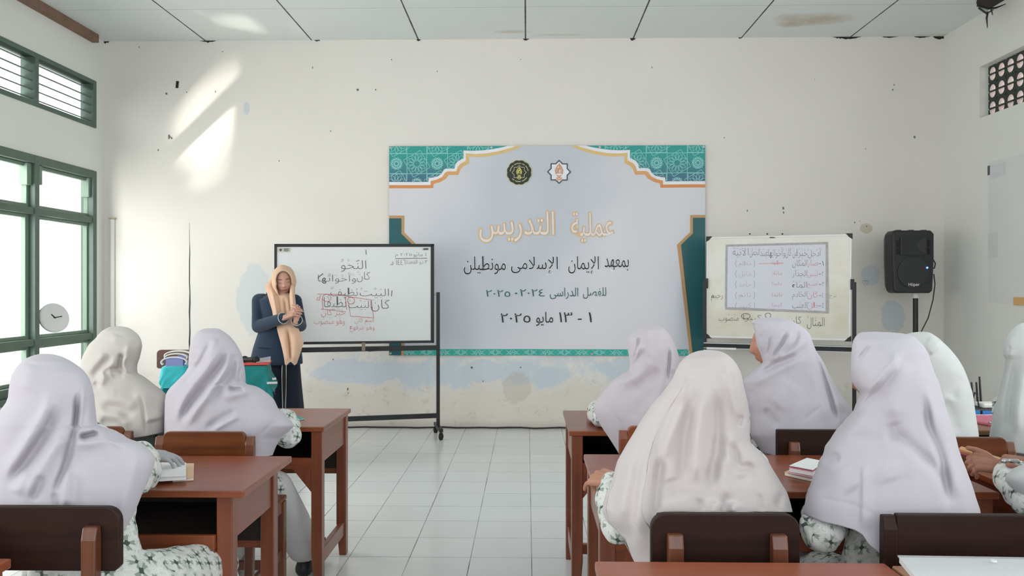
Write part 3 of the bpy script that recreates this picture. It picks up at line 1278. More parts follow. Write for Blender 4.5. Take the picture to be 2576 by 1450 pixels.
lm = MB()
clip_strokes(lm, lattice(1049, 411), edge + top, .0042, .004)
lm.build('corner_pattern', 'mint', banner)
lm = MB()
clip_strokes(lm, lattice(1704 - 309, 411), mir(edge + top), .0042, .004)
lm.build('corner_pattern', 'mint', banner)
lm = MB()
st = []
for i in range(17):
    cx = 1030 + i * 43.5
    st += rosette(cx, 887 if i % 2 else 893, 14, 10) + [[(cx - 20, 895), (cx, 879), (cx + 20, 895)], [(cx - 20, 879), (cx, 895), (cx + 20, 879)]]
clip_strokes(lm, st, [(1017, 879.5), (1732, 879.5), (1732, 895), (1017, 895)], .0036, .0035)
lm.build('strip_pattern', 'mint', banner)

# lettering
M['gold_line'] = plain('pale gold lettering edge', (.78, .50, .25), .5)
M['cream_fill'] = plain('cream lettering', (.82, .76, .74), .5)
F6, F7 = BF(.005), BF(.006)


def btext(name, s, box, mat, off, offset=0.0, raw=False, parent=banner):
    mb = MB()
    x0, y0, x1, y1 = box
    (u0, v0), (u1, v1) = bp(x0, y1), bp(x1, y0)
    lay_text(mb, s, BF(off), (u0, v0, u1, v1), offset, raw)
    return mb.build(name, mat, parent, fix=False)


btext('lettering', 'عملية', (1436, 532, 1547, 612), 'gold_line', .004, .030)
btext('lettering', 'التدريس', (1205, 530, 1398, 612), 'gold_line', .004, .030)
btext('lettering', 'عملية', (1439, 535, 1544, 609), 'cream_fill', .0055, -.004)
btext('lettering', 'التدريس', (1208, 533, 1395, 609), 'cream_fill', .0055, -.004)
for s, bx_ in (('بمعهد', (1522, 650, 1583, 683)), ('الإيمان', (1431, 645, 1508, 692)), ('الإسلامى', (1287, 646, 1405, 691)), ('مونطيلن', (1168, 645, 1274, 691))):
    x0, y0, x1, y1 = bx_
    btext('lettering', s, (x0 - 2, y0 - 2, x1 + 2, y1 + 2), 'white_print', .004, .022)
    btext('lettering', s, bx_, 'ink', .0055, -.004)
for s, bx_ in (('للفصل', (1468, 723, 1526, 752)), ('الدراسى', (1385, 724, 1456, 753)), ('٢٠٢٤', (1310, 728, 1372, 746)), ('-', (1297, 737, 1303, 740)), ('٢٠٢٥', (1224, 730, 1285, 747))):
    btext('lettering', s, bx_, 'ink_green', .005, -.005)
for s, bx_ in (('١', (1482, 786, 1490, 811)), ('-', (1455, 802, 1465, 805)), ('١٣', (1408, 786, 1441, 811)), ('مايو', (1350, 785, 1393, 821)), ('٢٠٢٥', (1261, 789, 1336, 812))):
    btext('lettering', s, bx_, 'ink', .005, -.002)


# emblems
def disc_poly(cx, cy, rf, n=96):
    return [(cx + rf(2 * pi * i / n) * cos(2 * pi * i / n), cy + rf(2 * pi * i / n) * sin(2 * pi * i / n)) for i in range(n)]


def star8(cx, cy, r):
    pts = []
    for i in range(16):
        a = pi / 8 * i
        rr = r if i % 2 == 0 else r * .765
        pts.append((cx + rr * cos(a), cy + rr * sin(a)))
    return pts


em = empty('emblem', (0, 0, 0))
em.parent = banner
em.matrix_parent_inverse = banner.matrix_basis.inverted()
M['emb_dark'] = plain('dark emblem green', (.018, .028, .02), .5)
M['emb_gold'] = plain('emblem gold', (.62, .56, .30), .5)
M['emb_yel'] = plain('emblem yellow', (.66, .58, .16), .5)
M['emb_orange'] = plain('emblem orange', (.62, .30, .17), .5)
M['emb_line'] = plain('emblem slate', (.05, .08, .09), .5)
cx, cy = 1307.5, 434.5
sheet([disc_poly(cx, cy, lambda a: 31.3 + 1.8 * abs(cos(6 * a + pi / 2)))], 'emblem_rim', 'emb_gold', .0045, em)
sheet([disc_poly(cx, cy, lambda a: 29.4 + 1.8 * abs(cos(6 * a + pi / 2)))], 'emblem_field', 'emb_dark', .0055, em)


def loop(mb, pl, w, off):
    f = BF(off)
    ribbon(mb, [bp(*q) for q in pl + pl[:1]], w, f)


def flame(cx, cy, s, mb, off):
    f = BF(off)
    for pl in ([(-5, 6), (-6.5, 0), (-4, -6), (-1, -10)], [(5, 6), (6.5, 0), (4, -6), (1, -10)], [(0, -13), (1, -6), (-1, 0), (0, 5)], [(-3, 5), (-3.5, 0), (-1.5, -5)], [(3, 5), (3.5, 0), (1.5, -5)], [(-4, 8), (0, 10), (4, 8)], [(-5, 13), (0, 12), (5, 13)], [(-5, 17), (-2, 15), (0, 16), (2, 15), (5, 17)]):
        ribbon(mb, [bp(cx + a * s, cy + b_ * s) for a, b_ in pl], .0075 * s, f)


lm = MB()
loop(lm, star8(cx, cy, 18.2), .005, .007)
for a0, a1, n in ((188, 352, 26), (35, 145, 20)):
    for i in range(n):
        if i in (7, 15, 19):
            continue
        a, b_ = radians(a0 + (a1 - a0) * i / n), radians(a0 + (a1 - a0) * (i + .72) / n)
        ribbon(lm, [bp(cx + 23 * cos(q), cy + 23 * sin(q)) for q in (a, b_)], .0085, BF(.007))
lm.build('emblem_lines', 'emb_gold', em)
lm = MB()
flame(cx, cy - 2, 1.0, lm, .007)
lm.build('emblem_flame', 'emb_yel', em)
cx, cy = 1408, 433
em2 = empty('emblem', (0, 0, 0))
em2.parent = banner
em2.matrix_parent_inverse = banner.matrix_basis.inverted()
sheet([star8(cx, cy, 30.5)], 'emblem_outline', 'emb_line', .0045, em2)
sheet([star8(cx, cy, 26.5)], 'emblem_field', 'white_print', .0055, em2)
lm = MB()
flame(cx, cy - 3, 1.45, lm, .007)
lm.build('emblem_flame', 'emb_orange', em2)
# eyelets
for px, py in ((983, 371), (1770, 371), (983, 890), (1490, 891), (1238, 371), (1510, 371)):
    u, v = bp(px, py)
    q = BF(.004)(u, v)
    MB().tube([q, q + Vector((0, -.003, 0))], .011, 12).build('eyelet', 'steel', banner)

# ------------------------------------------------------------------ desks
def desk(label, x0, yn, yf, wid, mtop, mleg, H=.72, ov=0.0, rz=0.0, group=None, over_side=0.0):
    D = yf - yn
    r = empty('student_desk', (x0, yn, 0), rz)
    tag(r, label, 'desk', group)
    k = dict(parent=r, local=True)
    th = .022
    MB().bx((0, 0, H - th), (wid, D, H)).build('tabletop', mtop, bevel=.004, **k)
    a = .012 + ov
    L = .048
    for ix, sx in enumerate((a, wid - a - L)):
        for iy, sy in enumerate((.012 + ov * .6, D - .012 - L)):
            mb = MB()
            zt = H - th
            ix_in = sx + L if ix == 0 else sx
            s = 1 if ix == 0 else -1
            # straight leg tapering on the inner side over the lowest 16 cm
            def sec(z, t):
                xa, xb = (sx, sx + L - t) if ix == 0 else (sx + t, sx + L)
                return [(xa, sy, z), (xb, sy, z), (xb, sy + L, z), (xa, sy + L, z)]
            mb.loft([sec(0, .014), sec(.16, 0), sec(zt, 0)])
            mb.build('leg', mleg, bevel=.003, **k)
    zt = H - th
    for sx in (a + .008, wid - a - .034):
        MB().bx((sx, .012 + L, zt - .145), (sx + .026, D - .012 - L, zt)).build('side_apron', 'wood_desk_y', bevel=.002, **k)
        MB().bx((sx, .012 + L, .10), (sx + .026, D - .012 - L, .165)).build('side_rail', 'wood_desk_y', bevel=.003, **k)
    MB().bx((a + L, D * .45, .11), (wid - a - L, D * .45 + .03, .155)).build('foot_rail', 'wood_desk', bevel=.003, **k)
    # book compartment: floor, back and near rails, inner sides
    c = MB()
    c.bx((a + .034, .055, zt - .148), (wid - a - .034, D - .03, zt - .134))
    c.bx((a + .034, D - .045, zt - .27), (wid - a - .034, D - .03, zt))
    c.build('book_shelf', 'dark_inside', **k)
    MB().bx((a + L, .016, zt - .165), (wid - a - L, .034, zt - .118)).build('shelf_rail', 'wood_desk', bevel=.003, **k)
    MB().bx((a + .02, D - .03, zt - .30), (wid - a - .02, D - .014, zt)).build('front_panel', 'wood_desk', bevel=.002, **k)
    for sx, s in ((a + L, 1), (wid - a - L, -1)):
        MB().prism([(sx, .02, zt - .165), (sx + s * .085, .02, zt - .165), (sx, .02, zt - .27)], (0, .02, 0)).build('corner_bracket', mleg, **k)
    return r


dw = 1.2
def deskpx(label, side, px, py_far, py_near, *a, **kw):
    q0, q1 = PZ(px[0], py_far, .72), PZ(px[1], py_near, .72)
    yf, yn = q0.y, q1.y
    x = (q0.x + q1.x) / 2
    return desk(label, x if side == 'L' else x - kw.get('wid', dw), yn, yf, kw.pop('wid', dw), *a, **kw)


G = 'wooden student desks'
deskpx('red brown desk of the front row left of the aisle, teal booklet on it', 'R', (882, 816), 1028, 1075, 'wood_desk', 'wood_desk_z', group=G)
deskpx('red brown desk behind the left aisle chair, tan notebook and white booklet on it', 'R', (735, 612), 1148, 1236, 'wood_desk', 'wood_desk_z', ov=.035, group=G)
deskpx('red brown desk of the front row right of the aisle, nearest the banner', 'L', (1420, 1427), 1033, 1085, 'wood_desk', 'wood_desk_z', group=G)
deskpx('red brown desk with three stacked notebooks between two seated students', 'L', (1474, 1492), 1143, 1235, 'wood_desk', 'wood_desk_z', group=G)
q = PZ(1496, 1412, .72)
X1, X2 = q.x, PZ(2230, 1417, .72).x
desk('reddish desk at the bottom edge behind the dark wide chair', X1, q.y - .5, q.y, X2 - X1 - .004, 'wood_red', 'wood_desk_z', group=G)
desk('pale brown desk at the lower right corner holding a clear folder', X2 + .004, q.y - .52, q.y - .015, 1.2, 'wood_light', 'wood_desk_z', group=G)
xr = PZ(1474, 1143, .72).x + dw + .07
desk('dark desk at the right edge under the hands holding notebooks', xr, 2.36, 2.79, 1.2, 'wood_desk', 'wood_desk_z', group=G)
xr = PZ(1420, 1033, .72).x + dw + .06
desk('tan desk under the network router in the right corner', xr, 3.40, 3.93, 1.2, 'wood_tan', 'wood_desk_z', group=G)
q = PZ(30, 1405, .72)
desk('brown desk cut off at the lower left corner of the picture', q.x - 1.2, q.y - .5, q.y, 1.2, 'wood_desk', 'wood_desk_z', group=G)


# ------------------------------------------------------------------ chairs
def rounded_board(w, h, r, n=6):
    """outline in x,z with rounded top corners, origin bottom centre"""
    pts = [(-w / 2, .012), (-w / 2 + .012, 0), (w / 2 - .012, 0), (w / 2, .012)]
    for i in range(n + 1):
        a = pi / 2 * i / n
        pts.append((w / 2 - r + r * cos(a), h - r + r * sin(a)))
    for i in range(n + 1):
        a = pi / 2 + pi / 2 * i / n
        pts.append((-w / 2 + r + r * cos(a), h - r + r * sin(a)))
    return pts


def chair(label, x, y, w, style, mwood, mpost, ztop=.80, bh=.155, rz=0.0, name='student_chair', group='wooden student chairs'):
    """origin on the floor below the back board; student faces +y"""
    r = empty(name, (x, y, 0), rz)
    tag(r, label, 'chair', group)
    k = dict(parent=r, local=True)
    if style in 'AC':
        pl = rounded_board(w, bh, .035 if style == 'A' else .006)
        MB().prism([(a, 0, ztop - bh + b_) for a, b_ in pl], (0, .022, 0)).build('backrest', mwood, bevel=.003, **k)
        px_, pw, pz, py0 = w * .345, .036, ztop - .042, -.03
    else:
        iw = w - .062
        pl = rounded_board(iw, bh, .022 if style == 'B' else .004)
        MB().prism([(a, -.004, ztop - bh + b_) for a, b_ in pl], (0, .022, 0)).build('backrest', mwood, bevel=.003, **k)
        px_, pw, pz, py0 = w / 2 - .016, .032, ztop - (.018 if style == 'B' else .004), -.006
    for s in (-1, 1):
        mb = MB()
        c = s * px_
        def sec(z, dy, hh=.03):
            return [(c - pw / 2, py0 + dy, z), (c + pw / 2, py0 + dy, z), (c + pw / 2, py0 + dy + hh, z), (c - pw / 2, py0 + dy + hh, z)]
        mb.loft([sec(0, -.03), sec(.43, 0), sec(pz - .03, 0), sec(pz, .008, .02)])
        mb.build('rear_leg', mpost, bevel=.004, **k)
        MB().loft([[(c - .018, .36, z), (c + .018, .36, z), (c + .018, .396, z), (c - .018, .396, z)] for z in (0, .43)]).build('front_leg', mpost, bevel=.003, **k)
        MB().bx((c - .01, .02, .19), (c + .01, .37, .23)).build('stretcher', mpost, bevel=.003, **k)
        MB().bx((c - .011, .02, .385), (c + .011, .37, .43)).build('seat_rail', mpost, bevel=.002, **k)
    MB().bx((-w / 2, .03, .43), (w / 2, .41, .45)).build('seat', mwood, bevel=.006, **k)
    MB().bx((-px_, .2, .2), (px_, .222, .235)).build('stretcher', mpost, bevel=.003, **k)
    return r


def zy(py, z):
    return (CAMZ - z) * FPX / (py - HZ)


y = zy(1283, .80)
c1 = chair('dark wide chair with rounded board under the nearest student on the left', P(300, 1283, y).x - .195, y, .39, 'A', 'wood_dark', 'wood_midz')
y = zy(1292, .80)
chair('dark chair with rounded board behind the student nearest the aisle on the right', P(1825, 1292, y).x, y, .347, 'A', 'wood_dark', 'wood_midz')
y = zy(1290, .80)
chair('dark chair with flush board at the lower right beside the clear folder', P(2222, 1290, y).x + .2, y, .40, 'D', 'wood_dark', 'wood_dark')
y = zy(1090, .79)
chair('glossy orange brown chair with rounded board against the left near desk', P(514, 1090, y).x, y, .372, 'B', 'wood_mid', 'wood_midz', .79)
y = zy(1078, .79)
chair('brown chair mostly hidden behind the cream veil, only its corner showing', P(330, 1078, y).x - .187, y, .374, 'B', 'wood_mid', 'wood_midz', .79)
y = zy(1072, .80)
chair('red brown chair half hidden by the nearest student right of the aisle', P(1558, 1072, y).x + .187, y, .374, 'B', 'wood_desk', 'wood_desk_z')
y = zy(1080, .80)
chair('dark brown square-board chair of the student turning her face', P(1955, 1080, y).x + .19, y, .38, 'C', 'wood_dark', 'wood_midz')
y = zy(1097, .80)
chair('brown chair with stepped right corner beside the hands holding notebooks', P(2555, 1097, y).x - .187, y, .374, 'B', 'wood_mid', 'wood_midz')
y = 6.5
chair('dark brown empty chair standing behind the teal covered table', P(397, 883, y).x + .215, y, .43, 'A', 'wood_teach', 'wood_teach', .81, .155, pi, 'teacher_chair', None)


# ------------------------------------------------------------------ flat things lying on desks
def slab_px(name, corners, z, th, mat, parent=None, top=None):
    """flat thing whose top corners are seen at the pixels, lying at height z"""
    pts = [PZ(px, py, z + th) for px, py in corners]
    mb = MB().prism([p - Vector((0, 0, th)) for p in pts], (0, 0, th))
    return mb.build(name, mat, parent, bevel=.0015)


def book_px(name, label, cat, corners, z, th, cover, group=None, pages='paper'):
    pts = [PZ(px, py, z + th) for px, py in corners]
    c = sum(pts, Vector()) / len(pts)
    r = empty(name, (c.x, c.y, z))
    tag(r, label, cat, group)
    t = min(.002, th * .2)
    MB().prism([p - Vector((0, 0, t)) for p in pts], (0, 0, t)).build('cover', cover, r, bevel=.0006)
    MB().prism([p - Vector((0, 0, th)) for p in pts], (0, 0, t)).build('cover', cover, r, bevel=.0006)
    ins = [c + (p - c) * .975 for p in pts]
    MB().prism([Vector((p.x, p.y, z + t)) for p in ins], (0, 0, th - 2 * t)).build('pages', pages, r)
    return r


Z = .7205
book_px('notebook', 'tan notebook lying under the white booklet on the left near desk', 'notebook', [(436, 1166), (488, 1166), (487, 1202), (434, 1206)], Z, .010, 'tan_paper')
book_px('booklet', 'white plastic-covered booklet under the grey gloved hand', 'booklet', [(382, 1164), (468, 1164), (468, 1197), (380, 1202)], Z + .0105, .014, 'paper')
book_px('booklet', 'teal booklet on the front left desk beside the printed sleeve', 'booklet', [(712, 1033), (766, 1053), (742, 1057), (690, 1052)], Z, .006, 'teal_paper')
gN = 'notebooks stacked on the right desk'
book_px('notebook', 'tan notebook at the bottom of the stack on the right desk', 'notebook', [(1973, 1188), (2040, 1203), (2078, 1180), (2012, 1168)], Z, .012, 'tan_paper', gN)
book_px('notebook', 'red notebook in the middle of the stack on the right desk', 'notebook', [(1982, 1182), (2043, 1195), (2080, 1173), (2020, 1162)], Z + .0125, .013, 'red_paper', gN)
book_px('notebook', 'pink edged notebook with clear white cover on top of the stack', 'notebook', [(1984, 1176), (2045, 1187), (2078, 1164), (2030, 1156)], Z + .026, .016, 'pink_paper', gN)
bkc = [PZ(px, py, Z + .0445) for px, py in [(1986, 1173), (2045, 1184), (2076, 1163), (2030, 1154)]]
MB().prism(bkc, (0, 0, .002)).build('cover_sheet', 'paper', bpy.data.objects['notebook.003'])

# clear folder on the pale desk
fo = empty('clear_folder', (1.25, 1.55, Z))
tag(fo, 'clear plastic document folder with papers on the pale desk', 'folder')
fp = [PZ(px, py, Z + .016) for px, py in [(2262, 1398), (2640, 1404), (2760, 1540), (2330, 1480)]]
MB().prism([p - Vector((0, 0, .016)) for p in fp], (0, 0, .012)).build('papers', 'paper', fo)
big = [sum(fp, Vector()) / 4 + (p - sum(fp, Vector()) / 4) * 1.02 for p in fp]
MB().prism([p - Vector((0, 0, .0035)) for p in big], (0, 0, .003)).build('sleeve', 'clear', fo)
c = PZ(2500, 1414, Z + .017)
MB().tube([c, c + Vector((0, 0, .004))], .006, 14).build('snap_button', 'white_plastic', fo)

# pink pouch, router on the tan desk
pp = empty('pink_pouch', (2.0, 3.6, Z))
tag(pp, 'pink patterned flat pouch on the tan desk in the corner', 'pouch')
pc = [PZ(px, py, Z + .012) for px, py in [(2440, 1044), (2500, 1044), (2512, 1060), (2488, 1066), (2448, 1058)]]
MB().prism([p - Vector((0, 0, .012)) for p in pc], (0, 0, .012)).build('pouch', 'pink_paper', pp, bevel=.004)
MB().tube([pc[3] + Vector((0, 0, .003)), pc[2] + Vector((0, 0, .003))], .004, 6).build('zip_pull', 'steel', pp)
zz = MB()
for i in range(5):
    a = pc[0].lerp(pc[1], (i + .2) / 5) + Vector((0, -.004 - .003 * (i % 2), .0005))
    zz.box(a, (.02, .008, .002))
zz.build('printed_trim', 'white_plastic', pp)
ro = empty('network_router', (2.05, 3.86, Z))
tag(ro, 'black network router with upright antennas on the tan desk', 'router')
a, b_ = PZ(2425, 1030, Z), PZ(2503, 1030, Z)
yR = 3.82
A, B = P(2428, 1028, yR), P(2502, 1028, yR)
MB().bx((A.x, yR - .05, Z), (B.x, yR + .07, Z + .034)).build('router_body', 'black_plastic', ro, bevel=.006)
MB().bx((A.x + .012, yR - .054, Z + .006), (A.x + .040, yR - .049, Z + .028)).bx((A.x + .052, yR - .054, Z + .006), (B.x - .03, yR - .049, Z + .026)).build('blue_label', 'blue', ro)
for px, top in ((2446, 962), (2458, 962), (2466, 948), (2444, 990)):
    q0, q1 = P(px + 3, 1018, yR + .05), P(px - 2, top, yR + .06)
    q0.z = Z + .02
    MB().tube([q0, q0.lerp(q1, .1), q1], [.007, .006, .0045], 8).build('antenna', 'black_plastic', ro)
w_ = [P(2444, 1004, yR), P(2452, 987, yR), P(2459, 998, yR), P(2462, 1010, yR)]
w_[0].z = w_[3].z = Z + .036
MB().tube(w_, .003, 6).build('router_wire', 'black_plastic', ro)
ad = tag(MB().bx((B.x - .07, yR - .03, Z + .0345), (B.x + .03, yR + .05, Z + .056)).build('power_adapter', 'white_plastic', bevel=.006), 'pale grey box lying on the router by the right edge', 'box')


# ------------------------------------------------------------------ easel whiteboards
def plane_hit(o, n):
    def f(px, py):
        d = P(px, py, 1.0) - Vector((0, 0, CAMZ))
        t = (o - Vector((0, 0, CAMZ))).dot(n) / d.dot(n)
        return Vector((0, 0, CAMZ)) + d * t
    return f


def caster(root, mb_f, c):
    """c: top of the caster stem"""
    mb_f.tube([c, c + Vector((0, 0, -.03))], .012, 8)
    mb_f.bx((c.x - .02, c.y - .012, c.z - .05), (c.x + .02, c.y + .022, c.z - .028))
    w = Vector((c.x, c.y, .032))
    MB().tube([w + Vector((-.016, 0, 0)), w + Vector((-.009, 0, 0)), w + Vector((.009, 0, 0)), w + Vector((.016, 0, 0))], [.026, .031, .031, .026], 18).build('caster_wheel', 'black_soft', root)


# --- left board
WY1 = 7.0
R0 = P(1092, 740, WY1)
L0 = P(690, 740, 6.66)
e1 = Vector((R0.x - L0.x, R0.y - L0.y, 0)).normalized()
n1 = Vector((e1.y, -e1.x, 0))
if n1.y > 0:
    n1 = -n1
h1 = plane_hit(R0, n1)
TL, TR, BR_, BLc = h1(690, 614), h1(1092, 614), h1(1092, 863), h1(690, 868)
wb = empty('whiteboard_stand', ((TL.x + TR.x) / 2, (TL.y + TR.y) / 2, 0))
tag(wb, 'rolling whiteboard with black frame and handwriting beside the standing teacher', 'whiteboard')
back = -n1 * .022
MB().prism([BLc, BR_, TR, TL], back).build('board', plain('whiteboard enamel', (.72, .745, .745), .22, var=.02, scale=3), wb)
fr_ = MB()
for a, b_, w in ((TL, TR, .026), (BLc, BR_, .022), (TL, BLc, .022), (TR, BR_, .03)):
    cdir = (TL + TR + BR_ + BLc) / 4
    d = (b_ - a).normalized()
    ins = (cdir - (a + b_) / 2)
    ins = (ins - d * ins.dot(d)).normalized()
    m0 = a + ins * w / 2 + n1 * .004
    m1 = b_ + ins * w / 2 + n1 * .004
    fr_.bar(m0 + back * .5 - n1 * .002, m1 + back * .5 - n1 * .002, .034, w, up=ins)
fr_.build('board_frame', 'black', wb, bevel=.003)
post = MB()
zp = 1.285
pr = h1(1102, 735)
pl_ = L0 - e1 * .05
post.bar((pr.x, pr.y, .06), (pr.x, pr.y, zp), .03, .03, up=e1)
post.build('stand_post', 'black', wb, bevel=.003)
MB().bar((pl_.x, pl_.y, .06), (pl_.x, pl_.y, zp), .03, .03, up=e1).build('stand_post', 'black', wb, bevel=.003)
hb1 = h1(1092, 741)
MB().tube([Vector((pr.x, pr.y, hb1.z)), hb1], .009, 8).build('pivot', 'steel', wb)
for py_, th in ((875, .042), (1046, .042)):
    z_ = h1(1102, py_).z
    MB().bar((pl_.x, pl_.y, z_), (pr.x, pr.y, z_), .024, th).build('cross_bar', 'black', wb, bevel=.003)
tr = MB()
q0, q1 = h1(926, 884), h1(957, 882)
tr.prism([q0 + n1 * .02, q1 + n1 * .02, q1 + n1 * .06, q0 + n1 * .06], (0, 0, .012))
tr.build('pen_tray', 'black_plastic', wb)
lt = MB()
q0 = h1(914, 862)
lt.bar(q0 + n1 * .03, q0 + n1 * .03 + Vector((0, 0, -.07)), .03, .012, up=n1)
lt.build('board_latch', plain('worn latch', (.25, .2, .17), .5, .5), wb)
cf = MB()
for pq in (pr, pl_):
    ft = MB()
    a = Vector((pq.x, pq.y, .085)) + n1 * .2
    b_ = Vector((pq.x, pq.y, .085)) - n1 * .17
    ft.bar(a, b_, .034, .03)
    ft.build('stand_foot', 'black', wb, bevel=.003)
    for q in (a - n1 * .015, b_ + n1 * .015):
        caster(wb, cf, Vector((q.x, q.y, .07)))
cf.build('caster_forks', 'black_plastic', wb)


def hand_frame(hit, n, off=.0025):
    return lambda u, v: hit(u, -v) + n * off


# handwriting on the left board
f1 = hand_frame(h1, n1)


def write(mb, s, x0, y0, x1, y1, f, off=-.018, slant=0.0):
    lay_text(mb, s, f, (x0, -y1, x1, -y0), off, slant=slant)


def strokes(mb, sts, w, f):
    for st in sts:
        ribbon(mb, [(a, -b_) for a, b_ in st], w, f)


hk = MB()
write(hk, 'النَّحْوُ', 857, 652, 921, 684, f1)
hk.build('handwriting', 'ink_grey', wb, fix=False)
hk = MB()
write(hk, 'كَانَ', 898, 684, 931, 710, f1)
write(hk, 'وَأَخَوَاتُهَا', 800, 686, 895, 714, f1)
hk.build('handwriting', 'ink_grey', wb, fix=False)
hk = MB()
write(hk, 'البَيْتُ', 905, 724, 978, 750, f1)
write(hk, 'نَظِيفٌ', 831, 722, 901, 750, f1)
hk.build('handwriting', 'ink_grey', wb, fix=False)
hk = MB()
write(hk, 'كَانَ', 934, 754, 980, 784, f1)
write(hk, 'البَيْتُ', 876, 754, 934, 780, f1)
write(hk, 'نَظِيفًا', 815, 744, 872, 780, f1)
hk.build('handwriting', 'ink_grey', wb, fix=False)
hk = MB()
strokes(hk, [[(986, 731), (985, 746)], [(920, 629), (921.5, 641)], [(799, 700), (806, 694), (813, 688)]], 1.6, f1)
hk.build('handwriting', 'ink_grey', wb, fix=False)
hk = MB()
write(hk, '١ مَايُو', 1040, 634, 1072, 648, f1)
write(hk, '٢٠٢٥ م', 994, 637, 1036, 648, f1)
hk.build('handwriting', 'ink_grey', wb, fix=False)
hk = MB()
strokes(hk, [[(994, 651), (1075, 650)]], 1.3, f1)
write(hk, '٣ ذو القعدة', 1022, 654, 1075, 667, f1)
write(hk, '١٤٤٦ هـ', 981, 654, 1020, 667, f1)
hk.build('handwriting', 'ink_grey', wb, fix=False)
hr = MB()
write(hr, 'خَبَر كَانَ', 808, 778, 868, 798, f1)
write(hr, 'وَهُوَ مَنْصُوب', 790, 798, 867, 820, f1)
hr.build('handwriting', 'ink_red', wb, fix=False)
hr = MB()
write(hr, 'اسْم كَانَ', 893, 798, 940, 817, f1)
write(hr, 'وَهُوَ مَرْفُوع', 880, 816, 942, 836, f1)
hr.build('handwriting', 'ink_red', wb, fix=False)
hr = MB()
strokes(hr, [[(798, 740), (868, 742)], [(872, 746), (934, 755)], [(868, 742), (872, 780)], [(934, 755), (940, 801)], [(876, 760), (882, 796), (938, 800)], [(810, 752), (813, 779)],
             arc(822, 750, 11, 9, 0, 360, 20), arc(883, 757, 9, 8.5, 0, 360, 20), [(800, 748), (796, 756), (802, 757), (806, 743)], [(808, 778), (870, 785)]], 1.3, f1)
hr.build('handwriting', 'ink_red', wb, fix=False)
fx = MB()
for x0, y0, x1, y1 in ((696, 624, 731, 635), (1062, 624, 1080, 630)):
    fx.add([f1(x0, -y1), f1(x1, -y1), f1(x1, -y0), f1(x0, -y0)], [(0, 1, 2, 3)])
fx.build('maker_label', plain('cream label', (.62, .60, .52), .6), wb)
fx = MB()
f1b = hand_frame(h1, n1, .004)
fx.add([f1b(702, -629), f1b(706, -633), f1b(710, -629), f1b(706, -625)], [(0, 1, 2, 3)])
fx.add([f1b(1064, -629), f1b(1076, -629), f1b(1078, -625), f1b(1066, -625)], [(0, 1, 2, 3)])
for i in range(4):
    y_ = 626 + i * 2
    fx.add([f1b(714, -y_ - .7), f1b(728 - 3 * (i % 2), -y_ - .7), f1b(728 - 3 * (i % 2), -y_ + .4), f1b(714, -y_ + .4)], [(0, 1, 2, 3)])
fx.build('label_print', 'emb_line', wb)

# --- right board
L2, R2 = P(1778, 722, 7.12), P(2143, 722, 6.72)
e2 = (R2 - L2)
e2.z = 0
e2.normalize()
n2 = Vector((e2.y, -e2.x, 0))
if n2.y > 0:
    n2 = -n2
h2 = plane_hit(L2, n2)
TL, TR, BR_, BLc = h2(1778, 597), h2(2143, 589), h2(2140, 858), h2(1776, 850)
wb2 = empty('whiteboard_stand', ((TL.x + TR.x) / 2, (TL.y + TR.y) / 2, 0))
tag(wb2, 'stained whiteboard on black stand with a pinned exercise sheet, right of the banner', 'whiteboard')
back = -n2 * .02
m, nt, b = newmat('yellowed whiteboard enamel')
k = NT(nt)
co = k.coord()
c = k.mix(k.ramp(k.noise(co, 2.2, 5, .6), .42, .72), (.74, .735, .67), (.64, .58, .45))
k.link(c, b.inputs['Base Color'])
b.inputs['Roughness'].default_value = .25
MB().prism([BLc, BR_, TR, TL], back).build('board', m, wb2)
fr_ = MB()
cen = (TL + TR + BR_ + BLc) / 4
for a, b_, w in ((TL, TR, .016), (BLc, BR_, .018), (TL, BLc, .014), (TR, BR_, .018)):
    d = (b_ - a).normalized()
    ins = cen - (a + b_) / 2
    ins = (ins - d * ins.dot(d)).normalized()
    fr_.bar(a + ins * w / 2 + back * .5, b_ + ins * w / 2 + back * .5, .030, w, up=ins)
fr_.build('board_frame', 'white_plastic', wb2, bevel=.003)
cp = MB()
for c0, sx, sy in ((TL, 1, -1), (TR, -1, -1), (BLc, 1, 1), (BR_, -1, 1)):
    u, v = e2 * sx, Vector((0, 0, sy))
    o_ = c0 + n2 * .006 - u * .006 - v * .006
    cp.prism([o_, o_ + u * .055, o_ + u * .045 + v * .014, o_ + u * .016 + v * .042, o_ + v * .05], -n2 * .036)
cp.build('corner_cap', 'black_plastic', wb2, bevel=.003)
for px, y0, ydep in ((1773, 708, 0), (2149, 710, 0)):
    q = h2(px, y0)
    MB().bar((q.x, q.y, .06), (q.x, q.y, q.z), .032, .032, up=e2).build('stand_post', 'black', wb2, bevel=.003)
    MB().bar(q + Vector((0, 0, -.02)) + n2 * .01, q + Vector((0, 0, -.02)) + e2 * (.03 if px < 1900 else -.03) + n2 * .01, .02, .09).build('clamp', 'black', wb2)
    ft = MB()
    a, b_ = Vector((q.x, q.y, .08)) + n2 * .22, Vector((q.x, q.y, .08)) - n2 * .22
    ft.bar(a, b_, .034, .03)
    ft.build('stand_foot', 'black', wb2, bevel=.003)
    cf = MB()
    for q_ in (a - n2 * .015, b_ + n2 * .015):
        caster(wb2, cf, Vector((q_.x, q_.y, .065)))
    cf.build('caster_forks', 'black_plastic', wb2)
tA, tB = h2(1772, 862), h2(2146, 872)
tr = MB()
tr.bar(tA + n2 * .03, tB + n2 * .03, .07, .008)
tr.bar(tA + n2 * .03 + Vector((0, 0, -.045)), tB + n2 * .03 + Vector((0, 0, -.045)), .05, .006)
tr.build('pen_tray', 'alu', wb2)
tr = MB()
tr.bar(tA + n2 * .02 + Vector((0, 0, -.024)), tB + n2 * .02 + Vector((0, 0, -.024)), .02, .034)
tr.build('tray_channel', 'black_plastic', wb2)
